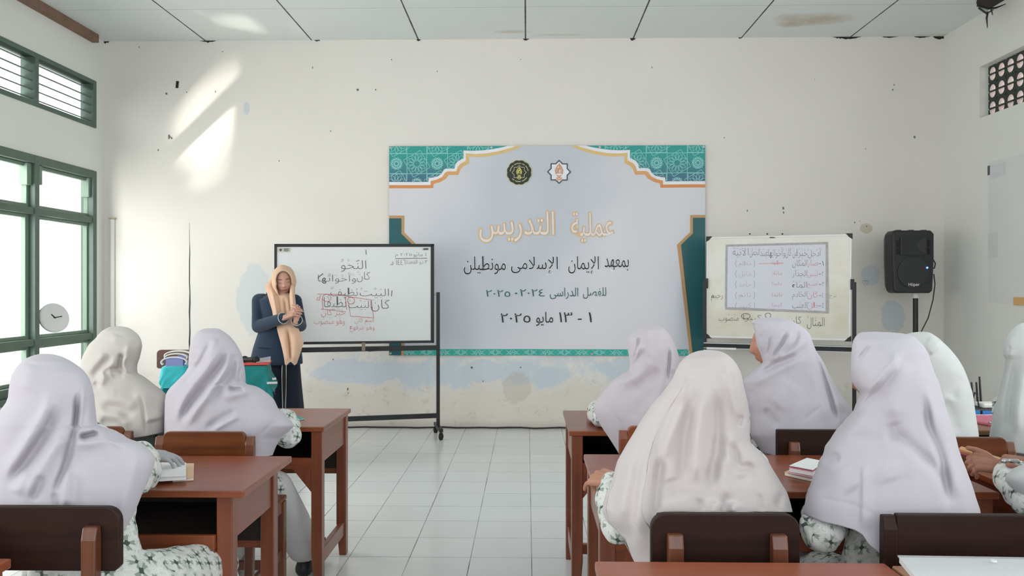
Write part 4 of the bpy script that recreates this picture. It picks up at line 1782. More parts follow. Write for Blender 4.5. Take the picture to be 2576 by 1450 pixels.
q0, q1 = h2(1780, 874), h2(1854, 876)
er = tag(MB().bar(q0 + n2 * .075 + Vector((0, 0, -.002)), q1 + n2 * .075 + Vector((0, 0, -.002)), .03, .016).build('ruler', 'white_plastic', bevel=.004), 'white plastic ruler lying on the tray of the right whiteboard', 'ruler')
q0 = h2(1772, 878)
MB().bx((q0.x - .012, q0.y - .05, q0.z - .09), (q0.x + .03, q0.y - .015, q0.z - .005)).build('sticker_tag', 'paper', wb2)
f2 = hand_frame(h2, n2)
ex = empty('exercise_sheet', h2(1954, 790))
tag(ex, 'lilac paper sheet with handwritten Arabic exercises fixed to the right whiteboard', 'paper sheet')
f2a, f2b, f2c = hand_frame(h2, n2, .003), hand_frame(h2, n2, .005), hand_frame(h2, n2, .0065)
sh = MB()
sh.prism([f2a(1824, -779), f2a(2085, -789), f2a(2083, -609), f2a(1826, -616)], n2 * .0015)
sh.build('border', plain('mottled grey tape', (.42, .40, .41), .6, var=.35, scale=30), ex)
sh = MB()
sh.prism([f2b(1829, -773), f2b(2077, -783), f2b(2077, -615), f2b(1831, -621)], n2 * .001)
sh.build('paper', 'paper_lilac', ex)
kb, rd, pl2 = MB(), MB(), MB()
for s, x0, x1, y0, y1 in (('أَدْخِلْ', 2032, 2067, 624, 650), ('خَبَرًا', 2005, 2031, 624, 650), ('مِنْ كَانَ', 1976, 2006, 622, 650), ('وَأَخَوَاتِهَا', 1932, 1975, 622, 650), ('عِنْدَ', 1912, 1932, 626, 648), ('الجُمَلِ', 1886, 1911, 622, 648), ('الآتِيَة', 1843, 1883, 624, 648)):
    write(kb, s, x0, y0, x1, y1, f2c)
    kb.build('handwriting', 'ink_grey', ex, fix=False)
    kb = MB()
for (num, a, b_, red, par, yy) in (('١', 'صَارَ', 'المَكَان', 'مُظْلِمًا', 'مُظْلِم', 664), ('٢', 'لَيْسَ', 'الجِدَار', 'مَائِلًا', 'مَائِل', 690), ('٣', 'أَصْبَحَ', 'المَاءُ', 'جَامِدًا', 'جَامِد', 716), ('٤', 'كَانَ', 'الخَادِم', 'نَائِمًا', 'نَائِم', 744), ('٥', 'ظَلَّ', 'العِنَب', 'كَبِيرًا', 'كَبِير', 770)):
    write(kb, num, 2068, yy - 7, 2072, yy + 5, f2c)
    strokes(kb, [[(2060, yy), (2065, yy)]], 1.3, f2c)
    write(rd, a, 2031, yy - 10, 2058, yy + 9, f2c)
    write(kb, b_, 1993, yy - 10, 2030, yy + 10, f2c)
    kb.build('handwriting', 'ink_grey', ex, fix=False)
    kb = MB()
    write(rd, red, 1942, yy - 9, 1968, yy + 4, f2c)
    rd.build('handwriting', 'ink_red', ex, fix=False)
    rd = MB()
    write(pl2, par, 1858, yy - 8, 1890, yy + 9, f2c)
    strokes(pl2, [[(1897, yy - 9), (1899, yy), (1896, yy + 9)], [(1853, yy - 9), (1850, yy), (1853, yy + 9)]], 1.4, f2c)
    pl2.build('handwriting', 'ink_pale', ex, fix=False)
    pl2 = MB()
strokes(rd, [[(1908, 664), (1972, 662)]], 1.0, f2c)
rd.build('handwriting', 'ink_red', ex, fix=False)
hw = MB()
write(hw, 'المِثَالُ', 2030, 795, 2074, 828, f2)
write(hw, 'كَانَ', 1986, 796, 2016, 820, f2)
write(hw, 'كَبِيرًا', 1870, 790, 1915, 810, f2)
hw.build('handwriting', 'ink_grey', wb2, fix=False)
hw = MB()
write(hw, 'مَنْصُوب', 1808, 790, 1858, 812, f2)
hw.build('handwriting', 'ink_grey', wb2, fix=False)
hw = MB()
write(hw, 'رَحِيم', 1789, 735, 1818, 758, f2)
hw.build('handwriting', 'ink_grey', wb2, fix=False)
hw = MB()
write(hw, 'يَرْح', 2086, 738, 2104, 752, f2)
hw.build('handwriting', 'ink_grey', wb2, fix=False)
hw = MB()
strokes(hw, [arc(1932, 794, 7, 6, 0, 360, 18), arc(1876, 796, 11, 7, 0, 360, 20)], 1.3, f2)
hw.build('handwriting', 'ink_grey', wb2, fix=False)
dm = MB()
for px in (1886, 1930, 1968):
    q = P(px, 589, YF)
    dm.box((q.x, YF - .002, q.z), (.014, .004, .012))
struct(dm.build('wall_front_pegs', 'black'))
q = h2(1945, 598)
MB().box(q + n2 * .004, (.06, .006, .008)).build('magnet_strip', 'black', wb2)

# ------------------------------------------------------------------ loudspeaker and stand
sy = 6.95
sa, sb = P(2242, 738, sy), P(2348, 580, sy)
scx = (sa.x + sb.x) / 2
sp = empty('loudspeaker', (scx, sy, sa.z))
tag(sp, 'black loudspeaker with horn and round grille on a pole by the right wall', 'loudspeaker')
w2, zz0, zz1 = (sb.x - sa.x) / 2, sa.z, sb.z
hh = zz1 - zz0
body = MB()


def spk_outline(y, s, t=0):
    pts = []
    for x_, z_ in ((-w2 * .93, .02), (-w2 * .80, 0), (w2 * .80, 0), (w2 * .93, .02), (w2, hh * .55), (w2, hh - .03), (w2 * .86, hh), (-w2 * .86, hh), (-w2, hh - .03), (-w2, hh * .55)):
        pts.append((scx + x_ * s, y, zz0 + hh / 2 + (z_ - hh / 2) * (1 - (1 - s) * .6)))
    return pts


body.loft([spk_outline(sy - .02, .97), spk_outline(sy, 1.0), spk_outline(sy + .12, 1.0), spk_outline(sy + .26, .72)])
body.build('cabinet', 'black_plastic', sp, bevel=.01, seg=3)
hn = MB()
yf_ = sy - .02
hc = Vector((scx, yf_, zz0 + hh * .755))
o4 = [(-.105, -.075), (.105, -.075), (.105, .075), (-.105, .075)]


def ringsq(s, y):
    return [(hc.x + a * s, y, hc.z + b_ * s) for a, b_ in o4]


hn.loft([ringsq(1.1, yf_ - .001), ringsq(1.1, yf_ - .010), ringsq(1.0, yf_ - .012), ringsq(.3, yf_ - .001)], caps=False)
hn.loft([ringsq(.3, yf_ - .0012), ringsq(.28, yf_ - .0011)], caps=True)
hn.build('horn', 'black_plastic', sp)
pv = MB()
for x_ in (-.135, .135):
    for z_ in (.79, .665):
        pv.box((scx + x_, yf_ - .004, zz0 + hh * z_), (.022, .008, .058))
pv.build('port', 'black_soft', sp, bevel=.004)
gr_ = MB()
gc = Vector((scx, yf_, zz0 + hh * .33))
gr_.tube([gc + Vector((0, -.001, 0)), gc + Vector((0, -.008, 0)), gc + Vector((0, -.011, 0))], [.138, .138, .128], 40)
gr_.build('grille', plain('black grille mesh', (.022, .023, .026), .6, scale=300, var=.5), sp)
bt = MB()
lay_text(bt, 'Hüper', lambda u, v: Vector((u, yf_ - .0135, v)), (scx - .048, zz0 + hh * .10, scx + .048, zz0 + hh * .10 + .035), .006, raw=True)
bt.build('brand_lettering', 'white_plastic', sp, fix=False)
M['led'] = plain('blue lamp', (.05, .1, 1), .4)
M['led'].node_tree.nodes['Principled BSDF'].inputs['Emission Color'].default_value = (.05, .12, 1, 1)
M['led'].node_tree.nodes['Principled BSDF'].inputs['Emission Strength'].default_value = 6
q = P(2332, 674, yf_ - .01)
MB().tube([q, q + Vector((0, -.006, 0))], .008, 12).build('indicator_lamp', 'led', sp)
hd = MB()
q = Vector((scx + w2, sy + .08, zz0 + hh * .44))
hd.tube([q + Vector((-.01, 0, .05)), q + Vector((.04, 0, .055)), q + Vector((.058, 0, .02)), q + Vector((.05, 0, -.02)), q + Vector((-.01, 0, -.035))], .006, 8)
hd.build('cable_loop', 'black_plastic', sp)
ft = MB()
for x_ in (-.11, .0, .11):
    ft.bx((scx + x_ - .02, sy + .01, zz1 - .004), (scx + x_ + .02, sy + .06, zz1 + .006))
ft.build('stacking_foot', 'black_soft', sp, bevel=.003)
st = empty('speaker_stand', (scx, sy + .1, 0))
tag(st, 'black tripod pole stand carrying the loudspeaker', 'speaker stand')
xs = P(2303, 760, sy + .1).x
MB().tube([(xs, sy + .1, .25), (xs, sy + .1, zz0 + .0)], .022, 14).build('pole', 'black', st)
MB().tube([(xs, sy + .1, zz0 - .045), (xs, sy + .1, zz0 - .001)], .03, 16).build('top_cup', 'white_plastic', st)
MB().tube([(xs, sy + .1, .62), (xs, sy + .1, .72)], [.034, .03], 14).build('collar', 'black_plastic', st)
for i in range(3):
    a = radians(30 + 120 * i)
    d = Vector((cos(a), sin(a), 0))
    MB().tube([Vector((xs, sy + .1, .62)) + d * .03, Vector((xs, sy + .1, .02)) + d * .42], .014, 8).build('leg', 'black', st)
    MB().tube([Vector((xs, sy + .1, .27)) + d * .02, Vector((xs, sy + .1, .32)) + d * .22], .008, 6).build('brace', 'black', st)
cb = MB()
cps = [P(2349, 690, sy + .1), P(2352, 715, sy + .1), P(2347, 755, sy + .1), P(2335, 800, sy + .1), P(2318, 834, sy + .1), P(2312, 900, sy + .05)]
cps.append(Vector((cps[-1].x, sy, .012)))
cps.append(Vector((cps[-1].x + .3, 7.3, .012)))
cb.tube(cps, .005, 6)
tag(cb.build('speaker_cable', 'black_plastic'), 'thin black cable hanging from the loudspeaker', 'cable')
cb = MB()
random.seed(5)
cpts = []
for i in range(60):
    x_ = -3.6 + 7.2 * i / 59
    cpts.append((x_, YF - .03 - .012 * sin(i * 1.3) - .01 * random.random(), .009 + .002 * (i % 3)))
cb.tube(cpts, .008, 6)
tag(cb.build('floor_cable', 'black_plastic'), 'black cable running along the floor at the foot of the front wall', 'cable')

# ------------------------------------------------------------------ wall clock leaning in the left window
cc = P(136, 800, 6.55)
ck_ = empty('wall_clock', (cc.x, cc.y, cc.z))
tag(ck_, 'round white wall clock leaning tilted in the left window', 'clock')
nrm = Vector((.82, -.45, .22)).normalized()
upv = Vector((0, .2, 1))
rt = upv.cross(nrm).normalized()
upv = nrm.cross(rt).normalized()
tl = radians(-18)
rt, upv = rt * cos(tl) + upv * sin(tl), upv * cos(tl) - rt * sin(tl)
cr = .125
c0 = cc
MB().tube([c0 - nrm * .02, c0 - nrm * .012, c0 + nrm * .008, c0 + nrm * .012, c0 + nrm * .006], [cr * .9, cr, cr, cr * .94, cr * .9], 40).build('clock_case', 'white_plastic', ck_, smooth=False)
MB().tube([c0 + nrm * .004, c0 + nrm * .0075], cr * .9, 40).build('clock_dial', 'clock_face', ck_)
tk = MB()
for i in range(12):
    a = 2 * pi * i / 12
    d = upv * cos(a) + rt * sin(a)
    tk.bar(c0 + nrm * .009 + d * cr * .68, c0 + nrm * .009 + d * cr * .82, .006, .002, up=nrm)
tk.build('hour_marks', 'ink_grey', ck_)
for a, l_, w_ in ((radians(55), .5, .008), (radians(-70), .3, .01)):
    d = upv * cos(a) + rt * sin(a)
    MB().bar(c0 + nrm * .011 - d * .01, c0 + nrm * .011 + d * cr * l_, w_, .002, up=nrm).build('clock_hand', 'ink', ck_)

# black tape strip on the wall
q = P(446, 213, YF)
Rt = Matrix.Rotation(radians(6), 3, 'Y')
tag(MB().box((q.x, YF - .0015, q.z), (.026, .003, .066), Rt).build('tape_strip', 'black'), 'small black tape strip stuck high on the front wall at left', 'tape')

# faded notice on the right wall
def onright(px, py):
    u = (px - IW / 2) / FPX
    dx, dy = u * cos(TH) - sin(TH), cos(TH) + u * sin(TH)
    s = (XR - .003) / dx
    return Vector((XR - .003, s * dy, CAMZ + s * (HZ - py) / FPX))


no = empty('wall_poster', onright(2530, 600))
tag(no, 'pale faded paper poster on the right wall with an orange edge', 'poster')
a = onright(2486, 415)
yA = a.y
yB2 = onright(2576, 415).y - .45
zt_, zb_ = onright(2486, 410).z, onright(2486, 762).z
MB().bx((XR - .004, yB2, zb_), (XR, yA, zt_)).build('sheet', plain('faded poster paper', (.70, .71, .69), .7, var=.05, scale=2), no)
pr_ = MB()
for px0, py0, px1, py1 in ((2486, 588, 2510, 648),):
    q0, q1 = onright(px0, py0), onright(px1, py1)
    pr_.bx((XR - .0055, q1.y, q1.z), (XR - .003, q0.y, q0.z))
pr_.build('printed_block', plain('grey print', (.64, .645, .63), .7, var=.04), no)
q0, q1 = onright(2485, 418), onright(2491, 440)
MB().bx((XR - .006, q1.y, q1.z), (XR - .003, q0.y, q0.z)).build('dark_print', 'ink_grey', no)
q0, q1 = onright(2491, 418), onright(2530, 442)
MB().bx((XR - .0052, q1.y, q1.z), (XR - .003, q0.y, q0.z)).build('heading_print', plain('lilac print', (.64, .65, .67), .7, var=.1, scale=12), no)
q0, q1 = onright(2552, 748), onright(2600, 770)
MB().bx((XR - .012, q1.y, q1.z), (XR - .002, q0.y, q0.z)).build('orange_edge', plain('orange strip', (.66, .40, .16), .6), no)

# ------------------------------------------------------------------ teacher's table
tz = .75
yN, yFt = 5.72, 6.12
xa, xb = P(441, 920, yN).x, P(668, 920, yN).x
tt = empty('teacher_table', ((xa + xb) / 2, (yN + yFt) / 2, 0))
tag(tt, 'small wooden table hidden under the teal cloth at the front left', 'table')
MB().bx((xa, yN, tz - .02), (xb, yFt, tz)).build('tabletop', 'wood_teach', tt, bevel=.003)
for x_ in (xa + .02, xb - .065):
    for y_ in (yN + .02, yFt - .065):
        MB().bx((x_, y_, 0), (x_ + .045, y_ + .045, tz - .02)).build('leg', 'wood_teach', tt)
MB().bx((xa + .03, yN + .03, tz - .1), (xb - .03, yFt - .03, tz - .02)).build('apron', 'wood_teach', tt)


def draped(xa, xb, ya, yb, z, ox, oy, n=64, flare=.22, wav=.012, f0=20, seed=1, lift=.006):
    vs = []
    for j in range(n + 1):
        for i in range(n + 1):
            u = xa - ox + (xb - xa + 2 * ox) * i / n
            v = ya - oy + (yb - ya + 2 * oy) * j / n
            cx_, cy_ = min(max(u, xa), xb), min(max(v, ya), yb)
            dx, dy = u - cx_, v - cy_
            d = math.hypot(dx, dy)
            w = wav * min(1, d / .12)
            rip = w * sin(f0 * (u + v) + seed) + w * .6 * sin(f0 * 2.1 * (u - v) + seed)
            q = Vector((cx_ + dx * flare, cy_ + dy * flare, z - d * .955 + (.002 if d == 0 else 0)))
            if d > 0:
                o = Vector((dx, dy, 0)).normalized()
                q += o * (rip + lift)
            vs.append(q)
    mb = MB()
    mb.add(vs, [(j * (n + 1) + i, j * (n + 1) + i + 1, (j + 1) * (n + 1) + i + 1, (j + 1) * (n + 1) + i) for j in range(n) for i in range(n)])
    return mb


tc = draped(xa - .004, xb + .004, yN - .004, yFt + .004, tz + .004, .20, .20).build('tablecloth', 'teal_cloth', smooth=True)
tag(tc, 'teal cloth draped over the small table in front of the teacher', 'tablecloth')
tc.modifiers.new('t', 'SOLIDIFY').thickness = .002
wt = MB()
for px0, py0, px1, py1 in ((665, 962, 690, 967), (678, 952, 687, 957)):
    a, b_, c, d = (P(px0, py1, yN - .066), P(px1, py1, yN - .066), P(px1, py0, yN - .066), P(px0, py0, yN - .066))
    wt.prism([a, b_, c, d], (0, .012, 0))
wt.build('ribbon_mark', 'skirt_grey', tc)
aq = draped(xa - .006, xa + .10, yN - .01, yN + .16, tz + .016, .07, .15, 40, .22, .008, 42, 2, .030).build('satin_cloth', 'aqua_cloth', smooth=True)
tag(aq, 'bright aqua folded cloth hanging over the left end of the teal table', 'cloth')
# white bands with violet paper at the left end
bd = empty('paper_band_bundle', (xa + .08, yN + .08, tz))
tag(bd, 'bundle of white curled bands around violet paper on the teal table', 'paper bundle')
bx0 = P(458, 905, yN + .03)
mbb = MB()
for i, (rx, rz_, dz) in enumerate(((.085, .035, .045), (.075, .028, .075), (.09, .030, .09))):
    pts = []
    for t in range(17):
        a = radians(200 - 220 * t / 16) if i else radians(210 - 240 * t / 16)
        pts.append((bx0.x + .01 * i + rx * cos(a), yN + .04 + .02 * i, tz + dz + rz_ * sin(a)))
    for p0, p1 in zip(pts[:-1], pts[1:]):
        mbb.bar(p0, p1, .05, .008, up=(0, 0, 1))
mbb.build('white_band', 'white_plastic', bd)
MB().bx((bx0.x - .055, yN + .03, tz + .01), (bx0.x + .06, yN + .035, tz + .075)).bx((bx0.x + .02, yN + .05, tz + .01), (bx0.x + .075, yN + .055, tz + .09)).build('violet_paper', 'violet', bd)
# red pouch with microphones
rp = empty('red_pouch', (xb - .1, yN + .1, tz))
tag(rp, 'flat red plastic pouch under the microphones on the teal table', 'pouch')
a, b_ = P(604, 918, yN + .02), P(678, 918, yN + .02)
MB().prism([(a.x, yN, tz + .012), (b_.x, yN - .01, tz + .012), (b_.x + .01, yN + .22, tz + .012), (a.x, yN + .22, tz + .012)], (0, 0, .016)).build('pouch', 'red_tray', rp, bevel=.004)
MB().prism([(b_.x - .09, yN, tz + .03), (b_.x + .012, yN - .012, tz + .034), (b_.x + .006, yN + .14, tz + .06), (b_.x - .08, yN + .1, tz + .05)], (0, 0, .002)).build('clear_flap', 'clear', rp)
for i, (px, py, dx, lab) in enumerate(((648, 911, -.14, 'black microphone with round head on the red pouch, nearer the teacher'), (626, 911, -.12, 'black microphone lying on the red pouch, farther from the teacher'))):
    c = P(px, py, yN + .03 + .05 * i)
    c.z = tz + .028 + .023
    mc = empty('microphone', (c.x, c.y, tz + .03))
    tag(mc, lab, 'microphone', 'microphones on the teal table')
    hd_ = MB()
    hd_.rcone(c, .024, c + Vector((.004, 0, 0)), .023, 16, 5)
    hd_.build('microphone_head', 'black_soft', mc, smooth=True)
    e = c + Vector((dx, .06, -.006))
    MB().tube([c + (e - c) * .12, e], [.02, .014], 12).build('microphone_handle', 'black_plastic', mc)

# the whole table stands turned a little towards the window
_pv = Matrix.Translation((xb, yN, 0)) @ Matrix.Rotation(radians(15), 4, 'Z') @ Matrix.Translation((-xb, -yN, 0))
for _o in [tt, tc, aq, bd, rp] + [o for o in bpy.data.objects if o.name.startswith('microphone') and o.parent is None]:
    _o.matrix_basis = _pv @ _o.matrix_basis

# ------------------------------------------------------------------ heads, hands, bodies
def head_features(x, z):
    def g(x0, z0, sx, sz):
        return np.exp(-((x - x0) / sx) ** 2 / 2 - ((z - z0) / sz) ** 2 / 2)
    y = .010 * g(0, -.004, .0085, .016) + .015 * g(0, -.026, .0095, .009) + .004 * (g(.011, -.031, .005, .005) + g(-.011, -.031, .005, .005))
    for s in (-1, 1):
        y = y - .009 * g(s * .031, .014, .013, .009) + .0055 * g(s * .031, .009, .0105, .0065) + .003 * g(s * .03, .029, .018, .006) + .004 * g(s * .037, -.024, .017, .016)
    y = y + .0085 * g(0, -.0555, .018, .0045) + .0085 * g(0, -.066, .0155, .005) - .005 * g(0, -.0608, .02, .0017) - .003 * g(0, -.076, .014, .004) + .009 * g(0, -.091, .017, .011)
    return y


def face_y(x, z, k=1.0):
    return .092 * sqrt(max(0.02, 1 - (x / .073) ** 2 - (z / .108) ** 2)) + float(head_features(np.array(x), np.array(z)))


def add_head(mb, c, H, k=1.0, nu=88, nv=64, ears=True):
    vs, fs = [], []
    for j in range(nv + 1):
        th = pi * j / nv
        for i in range(nu):
            ph = 2 * pi * i / nu
            d = (sin(th) * sin(ph), sin(th) * cos(ph), cos(th))
            x, y, z = .073 * d[0], .092 * d[1], .108 * d[2]
            if d[2] < 0:
                t = -d[2]
                x *= 1 - .26 * t ** 1.4
                if d[1] < 0:
                    y *= 1 - .35 * t
                else:
                    y *= 1 - .08 * t
            if d[1] > 0:
                y += float(head_features(np.array(x), np.array(z))) * min(1, d[1] / .35)
            vs.append(c + H @ Vector((x, y, z)) * k)
    for j in range(nv):
        for i in range(nu):
            q = (i + 1) % nu
            fs.append((j * nu + i, j * nu + q, (j + 1) * nu + q, (j + 1) * nu + i))
    mb.add(vs, fs)
    for s in ((-1, 1) if ears else ()):       # ears
        e = [c + H @ Vector((s * .074, -.006 + .012 * cos(a), .002 + .026 * sin(a))) * k for a in (0.3, 1.2, 2.1, 3.0, 4.0, 5.0)]
        for p, q in zip(e[:-1], e[1:]):
            mb.rcone(p, .006 * k, q, .006 * k, 8, 3)


def look(fwd, roll=0.0):
    f = Vector(fwd).normalized()
    r = f.cross(Vector((0, 0, 1))).normalized()
    u = r.cross(f)
    if roll:
        r, u = r * cos(roll) + u * sin(roll), u * cos(roll) - r * sin(roll)
    return Matrix((r, f, u)).transposed()


def add_hand(mb, wrist, f, up, side, curls=(.35, .4, .45, .5), k=1.0, thumb=(.55, .75, -.25), tcurl=.35, spread=.06):
    """five separate fingers on a palm; side=+1 puts the thumb along f x up"""
    f = Vector(f).normalized()
    up = Vector(up)
    up = (up - f * up.dot(f)).normalized()
    lat = f.cross(up) * side
    w = Vector(wrist)
    offs = (.030, .010, -.010, -.028)
    fw = (.083, .088, .085, .078)
    lens = (.068, .076, .070, .054)
    rad = (.0092, .0094, .009, .008)
    kn = []
    for i in range(4):
        p0 = w + lat * offs[i] * .55 * k + f * .004
        p1 = w + f * fw[i] * k + lat * offs[i] * k + up * (.004 if i in (1, 2) else 0) * k
        kn.append(p1)
        mb.rcone(p0, .0135 * k, p1, .0118 * k, 12, 4)
        d = (f + lat * spread * (1.5 - i)).normalized()
        p = p1
        r = rad[i] * k
        for ph, fr_ in enumerate((.45, .31, .24)):
            a = curls[i] * (1.0, 1.15, .8)[ph]
            ax = lat * side
            # bend towards the palm (-up)
            d = (d * cos(a) + (d.cross(ax) if d.cross(ax).dot(-up) > 0 or True else d) * 0).normalized() if False else bend(d, up, lat, a)
            q = p + d * lens[i] * fr_ * k
            mb.rcone(p, r, q, r * .93, 10, 4)
            p, r = q, r * .93
    b0 = w + f * .018 * k + lat * .018 * k - up * .004 * k
    td = (f * thumb[0] + lat * thumb[1] + up * thumb[2]).normalized()
    p, r = b0, .0135 * k
    for L_, rr in ((.042, .0115), (.033, .0098), (.027, .0085)):
        q = p + td * L_ * k
        mb.rcone(p, r, q, rr * k, 12, 4)
        p, r = q, rr * k
        td = (td * cos(tcurl) + (f * .8 - lat * .6).normalized() * sin(tcurl)).normalized()
    mb.rcone(w - f * .02 * k, .023 * k, w + f * .02 * k, .021 * k, 12, 4, 1.25, lat)
    return kn


def bend(d, up, lat, a):
    """rotate d about lat so that it turns from forward towards the palm side"""
    ax = lat.normalized()
    c1 = Quaternion(ax, a) @ d
    c2 = Quaternion(ax, -a) @ d
    return c1 if c1.dot(-up) > c2.dot(-up) else c2


def figure(spec, grow=0.0, skin=True):
    """solids of a seated or standing person; grow>0 gives clothing over the same pose"""
    mb = MB()
    g = grow
    ga = spec.get('agrow', min(grow, .011))
    pel, ch, nk = spec['pel'], spec['chest'], spec['neck']
    ax = spec.get('ax', Vector((1, 0, 0)))
    mb.rcone(pel, .098 + g, pel.lerp(ch, .5), .084 + g, 20, 5, 1.3, ax)
    mb.rcone(pel.lerp(ch, .5), .084 + g, ch, .092 + g, 20, 5, 1.35, ax)
    mb.rcone(ch, .09 + g, nk - Vector((0, 0, .05)), .05 + g, 20, 5, 1.5, ax)
    for s in ('l', 'r'):
        a = spec.get('arm_' + s)
        if a:
            sh, el, wr = a[:3]
            mb.rcone(nk - Vector((0, 0, .055)), .045 + ga, sh, .046 + ga, 14, 4)
            mb.rcone(sh, .046 + ga, el, .038 + ga, 14, 4)
            if skin:
                mb.rcone(el, .037, wr, .024, 14, 4)
            else:
                m_ = el.lerp(wr, .62)
                mb.rcone(el, .040 + ga * 1.25, m_, .040 + ga * 1.4, 14, 4)
                mb.rcone(m_, .040 + ga * 1.4, el.lerp(wr, .93), .026 + ga * .6, 14, 4)
        lg = spec.get('leg_' + s)
        if lg:
            hp, kn_, an, toe = lg
            mb.rcone(hp, .078 + g, kn_, .052 + g, 16, 4)
            if skin:
                mb.rcone(kn_, .05, kn_.lerp(an, .35), .047, 14, 4)
                mb.rcone(kn_.lerp(an, .35), .047, an, .03, 14, 4)
                mb.rcone(an, .034, toe, .026, 12, 4)
    for c_, r_ in (spec.get('puff', []) if not skin else []):
        mb.rcone(c_, r_, c_ + Vector((0, .004, 0)), r_, 14, 5)
    if skin:
        mb.rcone(nk - Vector((0, 0, .06)), .052, nk + (spec['head'] - nk) * .6, .046, 16, 4)
    return mb


def seated(px, py_top, Y, lean=.02, pelx=None, pely=None, fwd=(0, 1, -.15), k=.88, headpx=None, sh_w=.235, arms=None):
    """default pose of a seated student; everything in metres around the seat"""
    top = P(px if headpx is None else headpx, py_top, Y + .03)
    hc = top + Vector((0, .012, -.118))
    X = top.x if pelx is None else pelx
    Yp = Y + .03 if pely is None else pely
    nk = Vector((hc.x * .75 + X * .25, Y + .035, hc.z - .15))
    pel = Vector((X, Yp, .555))
    ch = Vector((X * .6 + hc.x * .4, Y + .05, (pel.z + nk.z) / 2 + .12))
    sp = dict(head=hc, fwd=fwd, k=k, neck=nk, chest=ch, pel=pel)
    for s, sg in (('l', -1), ('r', 1)):
        sh = nk + Vector((sg * sh_w / 2, .0, -.075))
        el = Vector((sh.x + sg * .012, Y + .15, sh.z - .22))
        wr = Vector((X + sg * .10, Y + .33, .775))
        sp['arm_' + s] = (sh, el, wr, None)
        hp = pel + Vector((sg * .085, .02, -.04))
        kn_ = Vector((X + sg * .10, Yp + .38, .452))
        sp['leg_' + s] = (hp, kn_, Vector((X + sg * .10, Yp + .42, .09)), Vector((X + sg * .11, Yp + .55, .04)))
    if arms:
        sp.update(arms)
    return sp


def person(label, sp, voxel=.006, skin='skin', tunic='batik', skirt='skirt_grey', hands=None, extra=None, mats=None, skirt_legs=True, group='seated students'):
    H = look(sp['fwd'], sp.get('roll', 0))
    sp['H'] = H
    mb = figure(sp)
    add_head(mb, sp['head'], H, sp['k'], ears=False)
    for h in (hands or []):
        add_hand(mb, **h)
    hd = {h.get('_') for h in (hands or [])}
    for s in ('l', 'r'):
        a = sp.get('arm_' + s)
        if a and a[3] is None:
            wr, el = a[2], a[1]
            f = (Vector((0, 1, 0)) * .7 + (wr - el).normalized() * .5)
            f.z = -.12
            add_hand(mb, wr, f, (0, 0, 1), 1 if s == 'l' else -1, k=.92)
    me = remeshed(mb, voxel, 3)
    me.name = 'person'
    body = link('person', me, [skin, 'lip'], None, True)
    base = Vector((sp['pel'].x, sp['pel'].y, 0))
    tag(body, label, 'person', group)
    Hi = H.transposed()
    if sp.get('lips'):
        for p in me.polygons:
            q = Hi @ (Vector(p.center) - sp['head']) / sp['k']
            if q.y > .05 and abs(q.x) < .0215 * (1 - abs(q.z + .0605) * 55) + .002 and -.0715 < q.z < -.0515:
                p.material_index = 1
    if tunic:
        me = remeshed(figure(sp, sp.get('grow', .011), False), .007, 5)
        crumple(me, .0035)
        link('tunic', me, tunic, body, True)
    if skirt_legs:
        sk = MB()
        for s in ('l', 'r'):
            hp, kn_, an, toe = sp['leg_' + s]
            sk.rcone(kn_ - (kn_ - hp).normalized() * .02, .072, kn_.lerp(an, .5), .075, 16, 4)
            sk.rcone(kn_.lerp(an, .5), .075, an.lerp(kn_, .12), .078, 16, 4)
        sk.rcone(sp['leg_l'][1].lerp(sp['leg_l'][2], .3), .05, sp['leg_r'][1].lerp(sp['leg_r'][2], .3), .05, 14, 4)
        link('skirt', remeshed(sk, .008, 4), skirt, body, True)
        for s in ('l', 'r'):
            hp, kn_, an, toe = sp['leg_' + s]
            shoe(body, an, toe)
    return body


def crumple(me, amp, f=1.0):
    """shallow crossing wrinkles of worn cloth"""
    n = len(me.vertices)
    co, no = np.empty(n * 3), np.empty(n * 3)
    me.vertices.foreach_get('co', co)
    me.vertices.foreach_get('normal', no)
    co, no = co.reshape(-1, 3), no.reshape(-1, 3)
    x, y, z = co.T
    w = np.sin(f * (70 * x + 40 * z + 3 * np.sin(30 * y)) + 2 * np.sin(35 * z)) * .6 + np.sin(f * (55 * z - 60 * x + 45 * y) + 1.5 * np.sin(50 * x)) * .5 + np.sin(f * (95 * y + 50 * z - 20 * x)) * .4
    co = co + no * (amp * w)[:, None]
    me.vertices.foreach_set('co', co.ravel())
    me.update()


def shoe(body, an, toe):
    mb = MB()
    d = (toe - an)
    d.z = 0
    d.normalize()
    heel = Vector((an.x, an.y, .045)) - d * .035
    mb.rcone(heel, .040, Vector((an.x, an.y, .042)) + d * .06, .040, 14, 4)
    mb.rcone(Vector((an.x, an.y, .042)) + d * .06, .040, Vector((toe.x, toe.y, .036)) + d * .03, .033, 14, 4)
    mb.rcone(heel + Vector((0, 0, .01)), .036, Vector((an.x, an.y, .085)), .036, 14, 4)
    me = remeshed(mb, .006, 3)
    for v in me.vertices:
        v.co.z = max(v.co.z, .004)
    link('shoe', me, 'black_plastic', body, True)


# ------------------------------------------------------------------ draped veils
PROF_H = np.array([0, .02, .05, .10, .16, .22, .28, .36, .45, .60, .80, 1.2])
PROF_B = np.array([0, .052, .082, .104, .111, .112, .116, .132, .152, .172, .178, .18])
PROF_F = np.array([0, .060, .092, .115, .118, .108, .105, .15, .20, .24, .26, .26])


def gauss_smooth(a, s):
    if s <= 0:
        return a
    r = int(3 * s) + 1
    kx = np.exp(-(np.arange(-r, r + 1) / s) ** 2 / 2)
    kx /= kx.sum()
    return np.convolve(np.pad(a, r, mode='edge'), kx, mode='valid')


